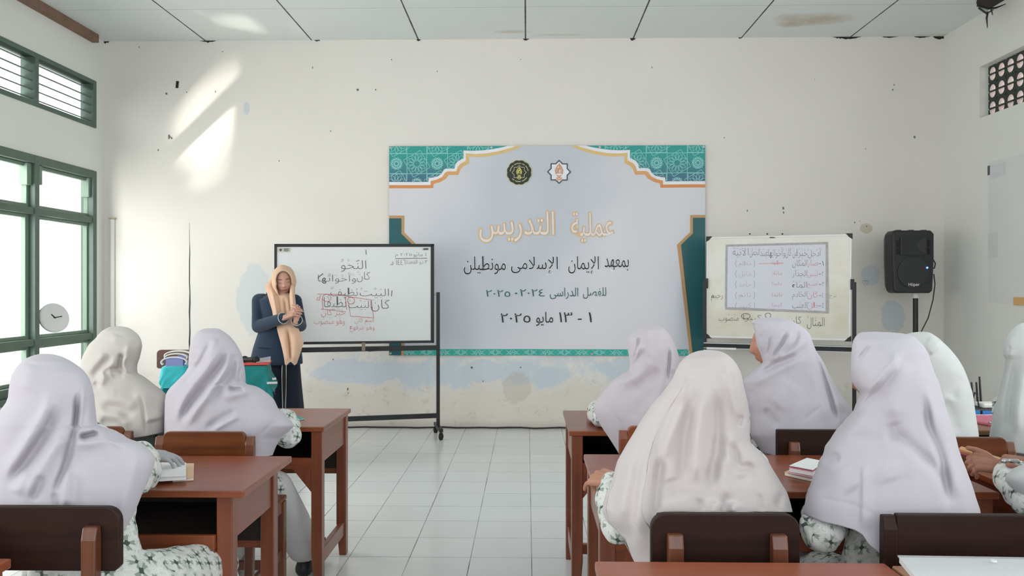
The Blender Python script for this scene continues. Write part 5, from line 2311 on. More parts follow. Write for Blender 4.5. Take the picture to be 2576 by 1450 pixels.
def fold_field(px, py, folds):
    out = np.zeros_like(px)
    for fd in folds:
        pts, w, amp = fd[0], fd[1], fd[2]
        mode = fd[3] if len(fd) > 3 else 'g'
        pts = np.array(pts, float)
        # smooth the traced line
        if len(pts) > 2:
            t = np.r_[0, np.cumsum(np.hypot(*np.diff(pts, axis=0).T))]
            tt = np.linspace(0, t[-1], 24)
            pts = np.c_[gauss_smooth(np.interp(tt, t, pts[:, 0]), 1.2), gauss_smooth(np.interp(tt, t, pts[:, 1]), 1.2)]
        seg = np.hypot(*np.diff(pts, axis=0).T)
        cum = np.r_[0, np.cumsum(seg)]
        best = np.full(px.shape, 1e9)
        bt = np.zeros_like(px)
        bs = np.ones_like(px)
        for i in range(len(pts) - 1):
            d = pts[i + 1] - pts[i]
            L2 = (d ** 2).sum() + 1e-9
            u = np.clip(((px - pts[i, 0]) * d[0] + (py - pts[i, 1]) * d[1]) / L2, 0, 1)
            dx, dy = px - pts[i, 0] - u * d[0], py - pts[i, 1] - u * d[1]
            dd = np.hypot(dx, dy)
            m_ = dd < best
            best = np.where(m_, dd, best)
            bt = np.where(m_, cum[i] + u * seg[i], bt)
            bs = np.where(m_, np.sign(d[0] * dy - d[1] * dx), bs)
        t = bt / cum[-1]
        taper = np.clip(np.minimum(t, 1 - t) / .22, 0, 1)
        taper = taper * taper * (3 - 2 * taper) * .97 + .03
        if mode == 'g':
            out += amp * taper * np.exp(-(best / w) ** 2 / 2)
        else:       # step: one side lifted, falling away slowly
            sd = best * bs * (1 if mode == 's+' else -1)
            out += amp * taper * (.5 + .5 * np.tanh(sd / w)) * np.exp(-(best / (w * 7)) ** 2 / 2)
    return out


def veil(body, Y, left, right, hem, folds=(), mat='veil', nb=170, nf=46, nr=130, prof=1.0, seed=0, yshift=0.0, smooth=2.0, noise=.004, name='headscarf', front_up=0, square=.9):
    top = min(left[0][0], right[0][0])
    bot = max(max(q[1] for q in hem), left[-1][0], right[-1][0])
    gy = np.linspace(0, 1, 500) ** 1.7 * (bot - top) + top
    sq = np.sqrt(np.maximum(gy - top, 0))

    def tab(tb):
        yy = np.array([q[0] for q in tb], float)
        xx = np.array([q[1] for q in tb], float)
        a = np.interp(sq, np.sqrt(np.maximum(yy - top, 0)), xx)
        return gauss_smooth(a, smooth)
    lx, rx = tab(left), tab(right)
    mid0 = (left[0][1] + right[0][1]) / 2
    lx[0] = rx[0] = mid0
    scale = FPX / Y
    hx = np.array([q[0] for q in hem], float)
    hy = np.array([q[1] for q in hem], float)
    ph = np.concatenate([np.linspace(0, pi, nb, endpoint=False), np.linspace(pi, 2 * pi, nf, endpoint=False)])
    n = len(ph)
    c, s = np.cos(ph), np.sin(ph)
    cx = np.sign(c) * np.abs(c) ** square
    sy_ = np.sign(s) * np.abs(s) ** .92
    hemy = np.full(n, bot * 1.0)
    for _ in range(8):
        l, r = np.interp(hemy, gy, lx), np.interp(hemy, gy, rx)
        px = (l + r) / 2 + (r - l) / 2 * cx
        hn = np.interp(px, hx, hy)
        hn = np.where(s < 0, hn - front_up, hn)
        hemy = hemy * .4 + hn * .6
    t = np.linspace(0, 1, nr + 1)[1:]
    gt = t ** 1.6 * .55 + t * .45
    py = top + (hemy[None, :] - top) * gt[:, None]
    l, r = np.interp(py, gy, lx), np.interp(py, gy, rx)
    px = (l + r) / 2 + (r - l) / 2 * cx[None, :]
    h = (py - top) / scale
    yb, yf = np.interp(h, PROF_H, PROF_B) * prof, np.interp(h, PROF_H, PROF_F)
    headshift = .03 * np.clip(1 - (h - .16) / .2, 0, 1)
    S2 = np.broadcast_to(sy_[None, :], py.shape)
    yv = Y + yshift + headshift - np.where(S2 > 0, S2 * yb, S2 * yf)
    near = np.clip(S2 * 1.15, 0, 1)
    near = near * near * (3 - 2 * near)
    fd = fold_field(px, py, folds)
    rnd = np.random.RandomState(seed)
    nz = np.zeros_like(px)
    for i in range(5):
        a = rnd.uniform(-.5, .5) + pi / 2
        fr_ = rnd.uniform(1.2, 3.4) / 100 * (2.0 / Y) ** -1 * 1.2
        nz += np.sin((px * np.sin(a) + py * np.cos(a) * .45) * fr_ * 2 * pi * .5 + rnd.uniform(0, 6)) / 5
    hw = np.clip((h - .05) / .2, 0, 1)
    yv = yv - near * (fd + nz * noise * hw)
    # far side gets plain soft pleats
    yv = yv + np.where(S2 < 0, -S2 * .012 * np.sin(ph[None, :] * 17 + seed) * hw, 0)
    for _ in range(2):
        yv[1:-1] = (yv[:-2] + 2 * yv[1:-1] + yv[2:]) / 4
        a, b_ = (np.abs(hemy - np.roll(hemy, 1)) < 6)[None, :], (np.abs(hemy - np.roll(hemy, -1)) < 6)[None, :]
        yv = (np.where(a, np.roll(yv, 1, 1), yv) + 2 * yv + np.where(b_, np.roll(yv, -1, 1), yv)) / 4
    u = (px - IW / 2) / FPX
    v = (HZ - py) / FPX
    dx, dy = u * cos(TH) - sin(TH), cos(TH) + u * sin(TH)
    k = yv / dy
    X, Z = k * dx, CAMZ + k * v
    verts = [tuple(P(mid0, top, Y + yshift + .03))]
    verts += list(zip(X.ravel().tolist(), yv.ravel().tolist(), Z.ravel().tolist()))
    fs = [(0, 1 + j, 1 + (j + 1) % n) for j in range(n)]
    for i in range(nr - 1):
        for j in range(n):
            q = (j + 1) % n
            fs.append((1 + i * n + j, 1 + (i + 1) * n + j, 1 + (i + 1) * n + q, 1 + i * n + q))
    me = bpy.data.meshes.new(name)
    me.from_pydata(verts, [], fs)
    me.update()
    bm = bmesh.new()
    bm.from_mesh(me)
    bmesh.ops.recalc_face_normals(bm, faces=bm.faces)
    bm.to_mesh(me)
    bm.free()
    o = link(name, me, mat, body, True)
    so = o.modifiers.new('thickness', 'SOLIDIFY')
    so.thickness = .0022
    so.offset = -1
    return o


def cf(crop, *folds):
    """folds traced on an enlarged crop: (scale, x, y)"""
    s, ox, oy = crop
    out = []
    for f in folds:
        pts = [(a * s + ox, b_ * s + oy) for a, b_ in f[0]]
        out.append((pts, f[1] * s * (1.1 if f[1] >= 18 else .9), f[2] / 1000. * 1.75) + tuple(f[3:]))
    return out

# ------------------------------------------------------------------ the students
CA, CB, CC, CD, CE, CF_, CG = (.4138, 0, 850), (.2069, 180, 800), (.2759, 380, 800), (.2759, 1450, 790), (.4138, 1450, 850), (.2759, 1820, 780), (.4138, 1976, 800)

# --- S1: nearest on the left
Y = 2.08
sp = seated(112, 890, Y, pelx=-1.17, pely=2.06)
wr = P(356, 1197, 2.50)
wr.z = .80
el = P(334, 1202, 2.29)
sp['arm_r'] = (sp['arm_r'][0], el, wr, 1)
sp['grow'] = .02
sp['agrow'] = .017
sp['puff'] = [(P(354, 1188, 2.38), .06), (P(340, 1180, 2.33), .062)]
sp['leg_r'] = (Vector((-1.05, 2.10, .52)), Vector((-.985, 2.46, .455)), Vector((-.93, 2.52, .08)), Vector((-.92, 2.64, .04)))
s1 = person('person in white veil nearest on the left, printed tunic and grey glove, seen from behind', sp, .006, skirt='lilac_cloth')
gl_ = MB()
add_hand(gl_, wr + Vector((.0, .0, .0)), (.80, .50, -.22), (.05, -.15, 1), -1, (.15, .22, .3, .36), .86)
link('glove', remeshed(gl_, .0035, 3), 'glove', s1, True)
left = [(890, 112), (892, 95), (904, 62), (924, 41), (945, 29), (966, 24), (987, 21), (1000, 20), (1015, 14), (1028, 4), (1040, -5), (1080, -30), (1150, -58), (1280, -72), (1360, -75)]
right = [(890, 112), (893, 141), (904, 170), (916, 190), (933, 211), (953, 225), (974, 232), (995, 237), (1015, 239), (1036, 241), (1057, 243), (1072, 247), (1078, 275), (1082, 288), (1090, 302), (1100, 315), (1109, 335),
         (1112, 352), (1123, 368), (1142, 385), (1156, 391), (1181, 386), (1202, 376), (1235, 361), (1258, 352), (1280, 343), (1305, 331), (1326, 319), (1347, 306), (1360, 299)]
hem = [(-80, 1265), (0, 1274), (41, 1284), (75, 1288), (124, 1282), (141, 1281), (155, 1292), (186, 1285), (215, 1280), (262, 1290), (288, 1330), (299, 1361), (306, 1355), (400, 1180)]
F = cf(CA, ([(290, 290), (300, 420), (230, 540), (120, 700), (0, 880)], 26, 13), ([(350, 380), (280, 560), (170, 740), (40, 910)], 22, -13),
       ([(420, 480), (380, 600), (290, 740), (200, 880), (150, 1010)], 24, 11), ([(470, 300), (470, 470), (445, 620), (400, 780), (350, 900), (330, 1000)], 14, -19),
       ([(520, 250), (500, 400), (470, 560), (420, 760)], 16, 8), ([(545, 300), (555, 450), (540, 560)], 26, 9), ([(470, 610), (530, 598), (605, 575)], 13, -26), ([(440, 640), (540, 640), (690, 590)], 24, 9),
       ([(420, 800), (400, 920), (400, 1040)], 22, 9), ([(170, 800), (90, 960)], 24, 8), ([(250, 830), (200, 1000)], 18, -8), ([(180, 150), (150, 330)], 40, 5), ([(840, 690), (800, 900), (720, 1150)], 26, 6),
       ([(700, 640), (640, 760)], 30, -4), ([(330, 940), (360, 1060)], 12, -8))
veil(s1, Y, left, right, hem, F, 'veil', 230, 50, 190, seed=1, noise=.003)

# --- S2: front row far left, cream veil
Y = 3.23
sp = seated(300, 821, Y, pelx=P(300, 1000, Y).x, fwd=(.25, 1, -.2))
sp['arm_r'] = (sp['arm_r'][0], Vector((P(396, 1080, Y).x, Y + .05, .76)), Vector((P(400, 1090, Y).x, Y + .28, .77)), None)
s2 = person('person in cream white veil in the front row beside the left window, seen from behind', sp, .008, tunic='skirt_sage')
left = [(821, 300), (822, 279), (827, 267), (837, 252), (852, 240), (868, 223), (883, 215), (893, 209), (908, 204), (916, 202), (935, 196), (960, 190), (1000, 182), (1060, 175), (1120, 172)]
right = [(821, 300), (821.5, 306), (825, 323), (833, 337), (845, 350), (858, 356), (870, 358), (887, 355), (903, 351), (916, 346), (928, 345), (939, 346), (943, 354), (949, 364), (959, 377), (970, 391), (980, 405), (992, 417), (1010, 424), (1050, 424), (1088, 418), (1100, 414)]
hem = [(170, 1120), (300, 1108), (368, 1098), (413, 1088), (426, 1086)]
F = cf(CB, ([(625, 420), (590, 560), (600, 640), (670, 665)], 26, -16), ([(650, 440), (625, 580), (660, 640), (800, 690)], 18, 14), ([(700, 310), (670, 420), (660, 540)], 22, 6), ([(420, 420), (280, 560), (200, 690)], 40, 8), ([(490, 430), (360, 600), (230, 740)], 34, -9),
       ([(540, 480), (450, 620), (330, 720)], 28, 8), ([(380, 700), (450, 625), (600, 645)], 20, -12), ([(480, 680), (540, 715), (640, 700)], 18, -7), ([(410, 690), (350, 820)], 26, 8), ([(340, 840), (280, 780)], 24, -6),
       ([(330, 1000), (560, 980), (820, 1100)], 60, 7), ([(330, 1080), (600, 1110), (760, 1240)], 40, -10), ([(300, 1150), (550, 1200), (720, 1350)], 45, 8), ([(320, 1260), (560, 1290), (660, 1400)], 36, -9), ([(500, 900), (800, 950)], 40, -4),
       ([(880, 1275), (1000, 1250), (1140, 1205)], 10, 9, 's-'), ([(830, 930), (870, 1100), (905, 1440)], 13, -6), ([(560, 200), (500, 330)], 40, 4), ([(760, 230), (790, 400), (770, 560)], 34, -4))
veil(s2, Y, left, right, hem, F, 'veil_cream', 170, 40, 130, seed=2, noise=.004)

# --- S3: front row on the aisle, left
Y = 3.13
sp = seated(535, 826, Y, pelx=P(530, 1100, Y).x, fwd=(.25, 1, -.15))
sp['arm_r'] = (sp['arm_r'][0], P(726, 1098, 3.28), P(716, 1062, 3.46), None)
sp['arm_r'][2].z = .77
kn_ = P(700, 1225, 3.45)
an = PZ(771, 1412, .11)
an = P(771, 1392, 3.62)
sp['leg_r'] = (sp['leg_r'][0], kn_, an, an + Vector((.01, .13, -.06)))
s3 = person('person in lilac white veil at the front left desk by the aisle, black shoe showing', sp, .0075)
sock = MB()
sock.rcone(an + Vector((0, 0, -.02)), .043, an.lerp(kn_, .3), .05, 14, 4)
sock.build('sock', 'sock', s3, smooth=True)
left = [(826, 535), (826.4, 529), (827, 515), (833, 499), (844, 488), (855, 482), (869, 478), (883, 476), (897, 475), (910, 474), (924, 474), (938, 466), (952, 452), (965, 439), (979, 425), (993, 417), (1010, 414.5), (1034, 413.7), (1092, 413), (1150, 413)]
right = [(826, 535), (826.6, 545), (836, 565), (847, 579), (861, 591), (874, 599), (891, 608), (910, 612), (924, 615), (938, 617), (952, 618), (967, 618), (969, 630), (971, 642), (975, 650), (983, 664), (994, 678), (1005, 689), (1015, 694), (1029, 700), (1040, 714), (1054, 728), (1072, 741), (1090, 722), (1103, 705), (1125, 694), (1145, 686)]
hem = [(400, 1150), (640, 1156), (686, 1146), (694, 1126), (706, 1104), (745, 1074)]
F = cf(CC, ([(600, 170), (550, 290), (480, 400)], 22, 7), ([(560, 200), (480, 370), (400, 480), (250, 640)], 20, -10), ([(650, 190), (610, 330), (420, 560), (280, 760), (190, 1010)], 28, 11), ([(690, 230), (650, 420), (470, 640), (330, 820), (240, 1010)], 24, -14),
       ([(720, 260), (690, 460), (560, 660), (420, 830), (290, 1030)], 22, 13), ([(760, 300), (745, 470), (640, 620), (520, 760)], 24, -10), ([(800, 350), (790, 480), (815, 600)], 24, 9), ([(690, 640), (760, 655), (850, 650)], 13, -20), ([(640, 740), (760, 700), (930, 640)], 28, 9),
       ([(800, 840), (620, 930), (470, 1040)], 20, -9), ([(820, 880), (660, 970), (550, 1040)], 16, 7), ([(1100, 950), (1000, 1070)], 9, -3), ([(400, 250), (380, 400)], 26, -4), ([(840, 430), (800, 520), (830, 610)], 12, -8), ([(960, 700), (1060, 860), (1150, 960)], 40, 5))
veil(s3, Y, left, right, hem, F, 'veil', 200, 44, 150, seed=3, noise=.003)

# --- S5: front row right of the aisle
Y = 3.22
sp = seated(1648, 817, Y, pelx=P(1668, 1100, Y).x, fwd=(-.35, 1, -.2))
sp['arm_l'] = (sp['arm_l'][0], P(1516, 1062, 3.42), P(1500, 1046, 3.58), None)
sp['arm_l'][1].z = .775
sp['arm_l'][2].z = .775
s5 = person('person in rosy white veil in the front row just right of the aisle', sp, .0075)
left = [(817, 1648), (817.3, 1640), (818, 1627), (823, 1613), (831, 1600), (840, 1587), (848, 1580), (859, 1578), (873, 1579), (887, 1580.5), (900, 1583), (911, 1585), (928, 1584), (936, 1577), (950, 1552), (961, 1535), (972, 1529), (983, 1520), (997, 1509), (1011, 1497), (1024, 1493), (1038, 1495), (1052, 1501), (1066, 1509), (1082, 1518), (1093, 1526), (1121, 1544), (1142, 1557)]
right = [(817, 1648), (817.5, 1654), (826, 1668), (840, 1683), (856, 1693), (873, 1700), (886, 1705), (900, 1709), (914, 1711), (942, 1713), (960, 1717), (1000, 1732), (1060, 1746), (1142, 1752)]
hem = [(1490, 1060), (1526, 1094), (1544, 1122), (1556, 1143), (1600, 1150), (1760, 1150)]
F = cf(CD, ([(545, 190), (540, 300), (500, 430)], 14, 6), ([(575, 190), (560, 300), (510, 440)], 12, -7), ([(620, 190), (570, 310), (530, 400)], 12, 6), ([(650, 270), (570, 370), (480, 510), (430, 570)], 10, 9, 's+'), ([(780, 490), (630, 620), (480, 730)], 36, -9), ([(700, 400), (540, 560), (360, 660)], 40, 8),
       ([(850, 280), (842, 450), (820, 650)], 12, -13), ([(880, 300), (900, 450), (880, 560)], 22, 7), ([(255, 750), (330, 900), (440, 1030)], 6, -3), ([(820, 500), (740, 760), (640, 980)], 34, 7), ([(700, 700), (580, 820), (500, 980)], 34, -5), ([(700, 130), (720, 260), (680, 380)], 26, -4))
veil(s5, Y, left, right, hem, F, 'veil_pink', 170, 40, 130, seed=5, noise=.003)

# --- S6: front row right, face turned left
Y = 3.15
sp = seated(1955, 798, Y, pelx=P(2010, 1100, Y).x, fwd=(-.95, .26, -.08), headpx=1957)
sp['lips'] = True
sp['head'] = P(1946, 867, Y + .04)
sp['k'] = .90
sp['arm_l'] = (sp['arm_l'][0], P(1917, 1122, Y + .02), P(1915, 1100, Y + .28), None)
sp['arm_l'][2].z = .775
s6 = person('person in white veil with face turned left in profile before the right whiteboard', sp, .0035, 'skin')
left = [(798, 1944), (799, 1926), (802, 1905), (806, 1892), (812, 1889), (816, 1893), (830, 1897), (846, 1900), (860, 1902), (874, 1905), (888, 1911), (901, 1916), (912, 1920), (917, 1913), (925, 1903), (940, 1886), (954, 1872), (962, 1867), (979, 1870), (1001, 1875), (1023, 1882), (1042, 1887), (1083, 1888), (1097, 1888), (1119, 1903), (1145, 1918)]
right = [(798, 1944), (799, 1956), (805, 1985), (816, 2007), (827, 2024), (838, 2035), (849, 2041), (860, 2044), (871, 2048), (885, 2054), (899, 2064), (912, 2072), (926, 2079), (946, 2088), (959, 2096), (973, 2104), (987, 2112), (1001, 2121), (1014, 2132), (1028, 2141), (1060, 2156), (1100, 2166), (1150, 2168)]
hem = [(1860, 1090), (1888, 1100), (1903, 1122), (1918, 1140), (1960, 1150), (2180, 1150)]
F = cf(CF_, ([(800, 230), (640, 380), (470, 440), (330, 520), (190, 660)], 24, 9), ([(800, 290), (680, 420), (480, 500), (300, 600)], 20, -10), ([(790, 330), (650, 460), (440, 570), (220, 710)], 30, 6), ([(550, 190), (480, 330), (415, 460)], 14, 7), ([(585, 190), (520, 330), (440, 450)], 13, -8), ([(630, 190), (560, 330), (470, 430)], 14, 7),
       ([(430, 230), (430, 340), (395, 440)], 14, -6), ([(700, 170), (640, 320), (500, 430)], 16, -7), ([(330, 200), (370, 340), (370, 460)], 16, -4), ([(830, 360), (900, 560), (980, 830), (1040, 1070)], 17, -17), ([(880, 420), (970, 640), (1090, 980)], 26, 11), ([(800, 500), (860, 700), (960, 1050)], 30, 6),
       ([(910, 865), (720, 1015)], 8, -4), ([(370, 900), (500, 1070)], 20, -6), ([(240, 720), (230, 860)], 22, -5), ([(640, 650), (460, 900)], 60, 5), ([(1060, 850), (1110, 980)], 16, -7))
veil(s6, Y, left, right, hem, F, 'veil', 180, 44, 140, seed=6, noise=.003, prof=.85)

# --- S7: near right, hand on the desk
Y = 2.06
sp = seated(1785, 881, Y, pelx=P(1810, 1200, Y).x, fwd=(-.05, 1, -.2))
el = P(1560, 1318, 2.10)
wr = PZ(1541, 1208, .79)
sp['arm_l'] = (sp['arm_l'][0], el, wr, 1)
sp['arm_r'] = (sp['arm_r'][0] - Vector((.05, 0, 0)), P(1878, 1226, 2.2), P(1850, 1190, 2.38), None)
s7 = person('person in warm white veil nearest right of the aisle, left hand on the desk edge', sp, .0035, 'skin', hands=[dict(wrist=wr, f=(-.42, .78, -.10), up=(-.30, -.35, 1), side=1, curls=(.85, .8, .7, .3), k=.98)])
left = [(881, 1785), (881.4, 1775), (882, 1764), (889, 1740), (900, 1723), (912, 1711), (933, 1700), (953, 1692), (974, 1678), (995, 1661), (1015, 1642), (1036, 1628), (1057, 1613), (1078, 1601), (1098, 1589), (1119, 1576), (1140, 1564), (1160, 1553), (1181, 1547), (1202, 1542), (1222, 1533), (1243, 1524), (1264, 1518), (1284, 1515), (1297, 1519), (1313, 1526), (1345, 1560), (1420, 1588)]
right = [(881, 1785), (881.4, 1795), (883, 1806), (891, 1827), (904, 1843), (920, 1855), (941, 1865), (966, 1870), (991, 1876), (1015, 1882), (1036, 1884), (1057, 1886), (1078, 1886.6), (1098, 1886.6), (1115, 1888), (1123, 1897), (1140, 1915), (1160, 1932), (1181, 1944), (1202, 1957), (1222, 1969), (1239, 1980), (1264, 1988), (1289, 1994), (1320, 1998), (1420, 2000)]
hem = [(1510, 1300), (1527, 1315), (1550, 1330), (1575, 1339), (1587, 1343), (1590, 1400), (1600, 1425), (1640, 1425), (1652, 1290), (1720, 1288), (1760, 1292), (1795, 1298), (1815, 1294), (1850, 1293), (1900, 1288), (2000, 1289)]
F = cf(CE, ([(800, 280), (770, 420), (740, 620), (720, 920)], 26, 12), ([(835, 300), (855, 480), (850, 700), (800, 960)], 26, -10), ([(690, 200), (640, 380), (550, 600), (490, 800)], 28, 10), ([(650, 320), (590, 450), (520, 620), (490, 780)], 24, -9), ([(435, 640), (390, 800), (355, 1100), (335, 1350)], 13, 10, 's-'), ([(520, 690), (497, 850), (482, 1000), (478, 1120)], 22, -10),
       ([(700, 380), (660, 620), (640, 900)], 22, -6), ([(900, 150), (960, 350), (1000, 520)], 24, 9), ([(930, 160), (985, 380), (1035, 560)], 14, -8), ([(1000, 470), (990, 540)], 14, -12), ([(930, 560), (950, 760), (1060, 850)], 26, 8), ([(945, 620), (980, 790), (1110, 790)], 18, -15), ([(980, 880), (1140, 780)], 16, -4),
       ([(765, 1050), (740, 980)], 12, -5), ([(830, 1085), (850, 990)], 20, 13), ([(890, 1050), (880, 990)], 11, -5), ([(950, 1075), (965, 1000)], 18, 10), ([(1100, 990), (1115, 970), (1130, 1060)], 13, -4), ([(1215, 1050), (1250, 960), (1300, 930)], 18, -11), ([(285, 740), (240, 900), (215, 1100)], 18, -4), ([(345, 700), (300, 900), (270, 1150)], 24, 6),
       ([(560, 850), (600, 1000)], 40, -5), ([(880, 700), (900, 900), (930, 1000)], 24, 7))
F = [(f[0], f[1], f[2] * 1.3) + tuple(f[3:]) for f in F]
veil(s7, Y, left, right, hem, F, 'veil_warm', 220, 50, 180, seed=7, noise=.003)

# --- S8: near right, second
Y = 2.07
sp = seated(2240, 835, Y, pelx=P(2270, 1200, Y).x, fwd=(-.72, .66, -.2), headpx=2232)
sp['head'] = P(2228, 944, Y + .05)
sp['arm_l'] = (sp['arm_l'][0], P(2066, 1338, 2.02), P(2090, 1290, 2.30), None)
sp['arm_l'][2].z = .775
s8 = person('person in lilac white veil nearest the right edge, cheek just showing, beside the notebook stack', sp, .0055, 'skin_brown')
left = [(835, 2200), (836, 2172), (838, 2163), (845, 2154), (858, 2146), (874, 2143), (895, 2141.5), (924, 2140), (945, 2140), (962, 2144), (974, 2151), (982, 2158), (990, 2164), (998, 2162), (1004, 2158), (1019, 2152), (1036, 2146), (1048, 2133), (1065, 2119), (1081, 2104), (1106, 2088), (1123, 2075), (1139, 2072), (1160, 2063), (1189, 2050), (1214, 2040), (1234, 2034), (1259, 2026), (1284, 2021), (1310, 2020), (1400, 2020)]
right = [(835, 2200), (836, 2225), (837, 2250), (840, 2274), (845, 2295), (858, 2311), (874, 2326), (891, 2336), (912, 2342), (936, 2350), (965, 2363), (986, 2369), (1007, 2375), (1032, 2381), (1056, 2390), (1081, 2398), (1098, 2404), (1131, 2412), (1152, 2419), (1172, 2427), (1193, 2435), (1214, 2443), (1234, 2450), (1255, 2456), (1284, 2466), (1400, 2480)]
hem = [(2010, 1290), (2021, 1293), (2067, 1313), (2112, 1323), (2150, 1334), (2170, 1346), (2187, 1371), (2222, 1399), (2300, 1400), (2500, 1380)]
F = cf(CG, ([(520, 160), (430, 270)], 9, -6), ([(740, 200), (640, 340), (500, 480), (415, 590)], 11, 14, 's+'), ([(690, 210), (600, 330), (530, 430)], 16, 5), ([(740, 240), (660, 450), (640, 640)], 34, 10), ([(650, 630), (665, 760)], 28, -9), ([(850, 220), (870, 360)], 20, -5), ([(850, 360), (880, 520), (905, 750), (970, 1010)], 22, 9),
       ([(850, 440), (870, 640), (960, 900), (1000, 1170)], 18, -17), ([(910, 470), (1000, 760), (1090, 1160)], 30, 12), ([(640, 670), (760, 780), (880, 880), (985, 1020)], 22, -10), ([(300, 690), (430, 730), (620, 770)], 34, -4), ([(215, 880), (290, 845), (340, 860)], 15, -10), ([(230, 900), (160, 1060)], 24, -6), ([(465, 860), (462, 1100), (460, 1320)], 7, 8, 's-'), ([(130, 1075), (420, 1140), (610, 1220)], 5, -2.5),
       ([(480, 500), (430, 640), (330, 780)], 34, 6), ([(600, 880), (640, 1000)], 50, 4), ([(330, 900), (420, 1060)], 40, 5))
veil(s8, Y, left, right, hem, F, 'veil', 220, 50, 180, seed=8, noise=.003, smooth=1.5)

# --- S9: white veil behind S8
Y = 3.02
sp = seated(2320, 835, Y, pelx=P(2350, 1100, Y).x, fwd=(-.1, 1, -.2))
s9 = person('person in clean white veil partly hidden behind the student at the right', sp, .008)
left = [(835, 2320), (836, 2305), (838, 2290), (845, 2272), (860, 2262), (880, 2256), (910, 2252), (940, 2250), (970, 2240), (1000, 2225), (1040, 2215), (1120, 2210)]
right = [(835, 2320), (836, 2334), (845, 2352), (862, 2373), (883, 2394), (903, 2410), (924, 2423), (945, 2432), (965, 2439), (986, 2446), (1007, 2450), (1032, 2453), (1065, 2458), (1090, 2462), (1125, 2464)]
hem = [(2200, 1125), (2470, 1125)]
F = cf(CG, ([(860, 130), (940, 170)], 26, 5), ([(960, 120), (935, 190), (870, 235)], 9, 10, 's+'), ([(1000, 250), (1060, 380), (1110, 620)], 36, 6), ([(1085, 350), (1000, 500)], 24, -8), ([(960, 480), (1020, 640), (1045, 720)], 26, -7))
veil(s9, Y, left, right, hem, F, 'veil_cool', 150, 36, 120, seed=9)

# --- S10: right edge, front row
Y = 3.15
sp = seated(2600, 812, Y, pelx=P(2625, 1100, Y).x, fwd=(0, 1, -.15), sh_w=.17)
for _a, _d in (('arm_l', .27), ('arm_r', .06)):
    _q = sp[_a]
    sp[_a] = (_q[0] + Vector((_d * .6, 0, 0)), _q[1] + Vector((_d, 0, 0)), _q[2] + Vector((_d, 0, 0)), None)
s10 = person('person in white veil cut by the right edge of the picture in the front row', sp, .008)
left = [(812, 2590), (813, 2572), (820, 2556), (830, 2545), (840, 2538), (860, 2529), (880, 2524), (893, 2523), (905, 2529), (929, 2527), (953, 2521), (985, 2514), (1005, 2507), (1025, 2502), (1052, 2496), (1095, 2489), (1135, 2485)]
right = [(812, 2590), (813, 2606), (830, 2640), (860, 2662), (900, 2672), (950, 2680), (1000, 2700), (1095, 2738), (1135, 2745)]
hem = [(2480, 1128), (2620, 1150), (2750, 1140)]
G6 = (.331, 2330, 820)
F = cf(G6, ([(640, 60), (610, 160), (600, 250)], 26, 7), ([(660, 120), (620, 260), (570, 480), (520, 760)], 30, 8), ([(690, 250), (640, 520), (620, 840)], 22, -10), ([(640, 150), (600, 230)], 12, -9), ([(740, 350), (700, 600), (690, 850)], 30, 8))
veil(s10, Y, left, right, hem, F, 'veil_cool', 150, 36, 120, seed=10)

# --- S11: outside the right edge, forearms and hands in view
Y = 2.17
sp = seated(2830, 850, Y, pelx=P(2830, 1200, Y).x, fwd=(-.2, 1, -.3))
wl, wR = P(2526, 1178, 2.34), P(2606, 1172, 2.28)
sp['arm_l'] = (sp['arm_l'][0], P(2600, 1262, 2.14), wl, 1)
sp['arm_r'] = (sp['arm_r'][0], P(2760, 1250, 2.25), wR, 1)
s11 = person('person at the right edge with only printed sleeve and two hands holding notebooks in view', sp, .0035, 'skin_brown',
             hands=[dict(wrist=wl, f=(-.75, .22, .16), up=(.0, -.62, .8), side=1, curls=(1.05, 1.1, 1.15, 1.2), k=.88, thumb=(.6, .3, .2), tcurl=.5),
                    dict(wrist=wR, f=(-.8, -.05, .05), up=(0, -.5, .85), side=-1, curls=(1.1, 1.15, 1.2, 1.2), k=.95, thumb=(.8, .3, .3))])
left = [(850, 2830), (852, 2800), (880, 2760), (930, 2740), (1000, 2730), (1080, 2690), (1140, 2630), (1165, 2582), (1180, 2548), (1196, 2530), (1206, 2528), (1216, 2533), (1240, 2556), (1262, 2580), (1330, 2640)]
right = [(850, 2830), (852, 2860), (880, 2900), (930, 2920), (1000, 2930), (1100, 2990), (1330, 3060)]
hem = [(2520, 1212), (2535, 1222), (2560, 1246), (2582, 1266), (2640, 1320), (3080, 1330)]
veil(s11, Y, left, right, hem, [], 'veil_cool', 150, 40, 120, seed=11)
# notebooks in the hands and the silver pen case
hb = empty('held_notebook', P(2480, 1165, 2.4))
tag(hb, 'pink notebook held by the hands at the right edge, under the orange brown one', 'notebook', 'notebooks in the hands at the right edge')
a, b_ = P(2408, 1140, 2.46), P(2566, 1186, 2.36)
up_ = Vector((.5, .85, -.10)).normalized()
n_ = (b_ - a).cross(up_).normalized()
MB().prism([a, b_, b_ + up_ * .14, a + up_ * .14], n_ * .008).build('cover', 'pink_paper', hb, bevel=.001)
hb2 = empty('held_notebook', P(2480, 1160, 2.42))
tag(hb2, 'orange brown notebook held by the hands at the right edge, on top', 'notebook', 'notebooks in the hands at the right edge')
off = Vector((.0, -.012, .014))
MB().prism([a + off, b_ + off, b_ + off + up_ * .13, a + off + up_ * .13], n_ * -.007).build('cover', 'orange_cover', hb2, bevel=.001)
pc = P(2546, 1164, 2.25)
pn = MB()
pn.rcone(pc + Vector((-.022, 0, .004)), .008, pc + Vector((.02, 0, -.002)), .0075, 12, 4)
pn.rcone(pc + Vector((-.01, -.004, .006)), .006, pc + Vector((.012, -.004, .004)), .006, 12, 4)
tag(pn.build('metal_clip', 'steel', smooth=True), 'small silver metal clip pinched in the hand at the right edge', 'clip')

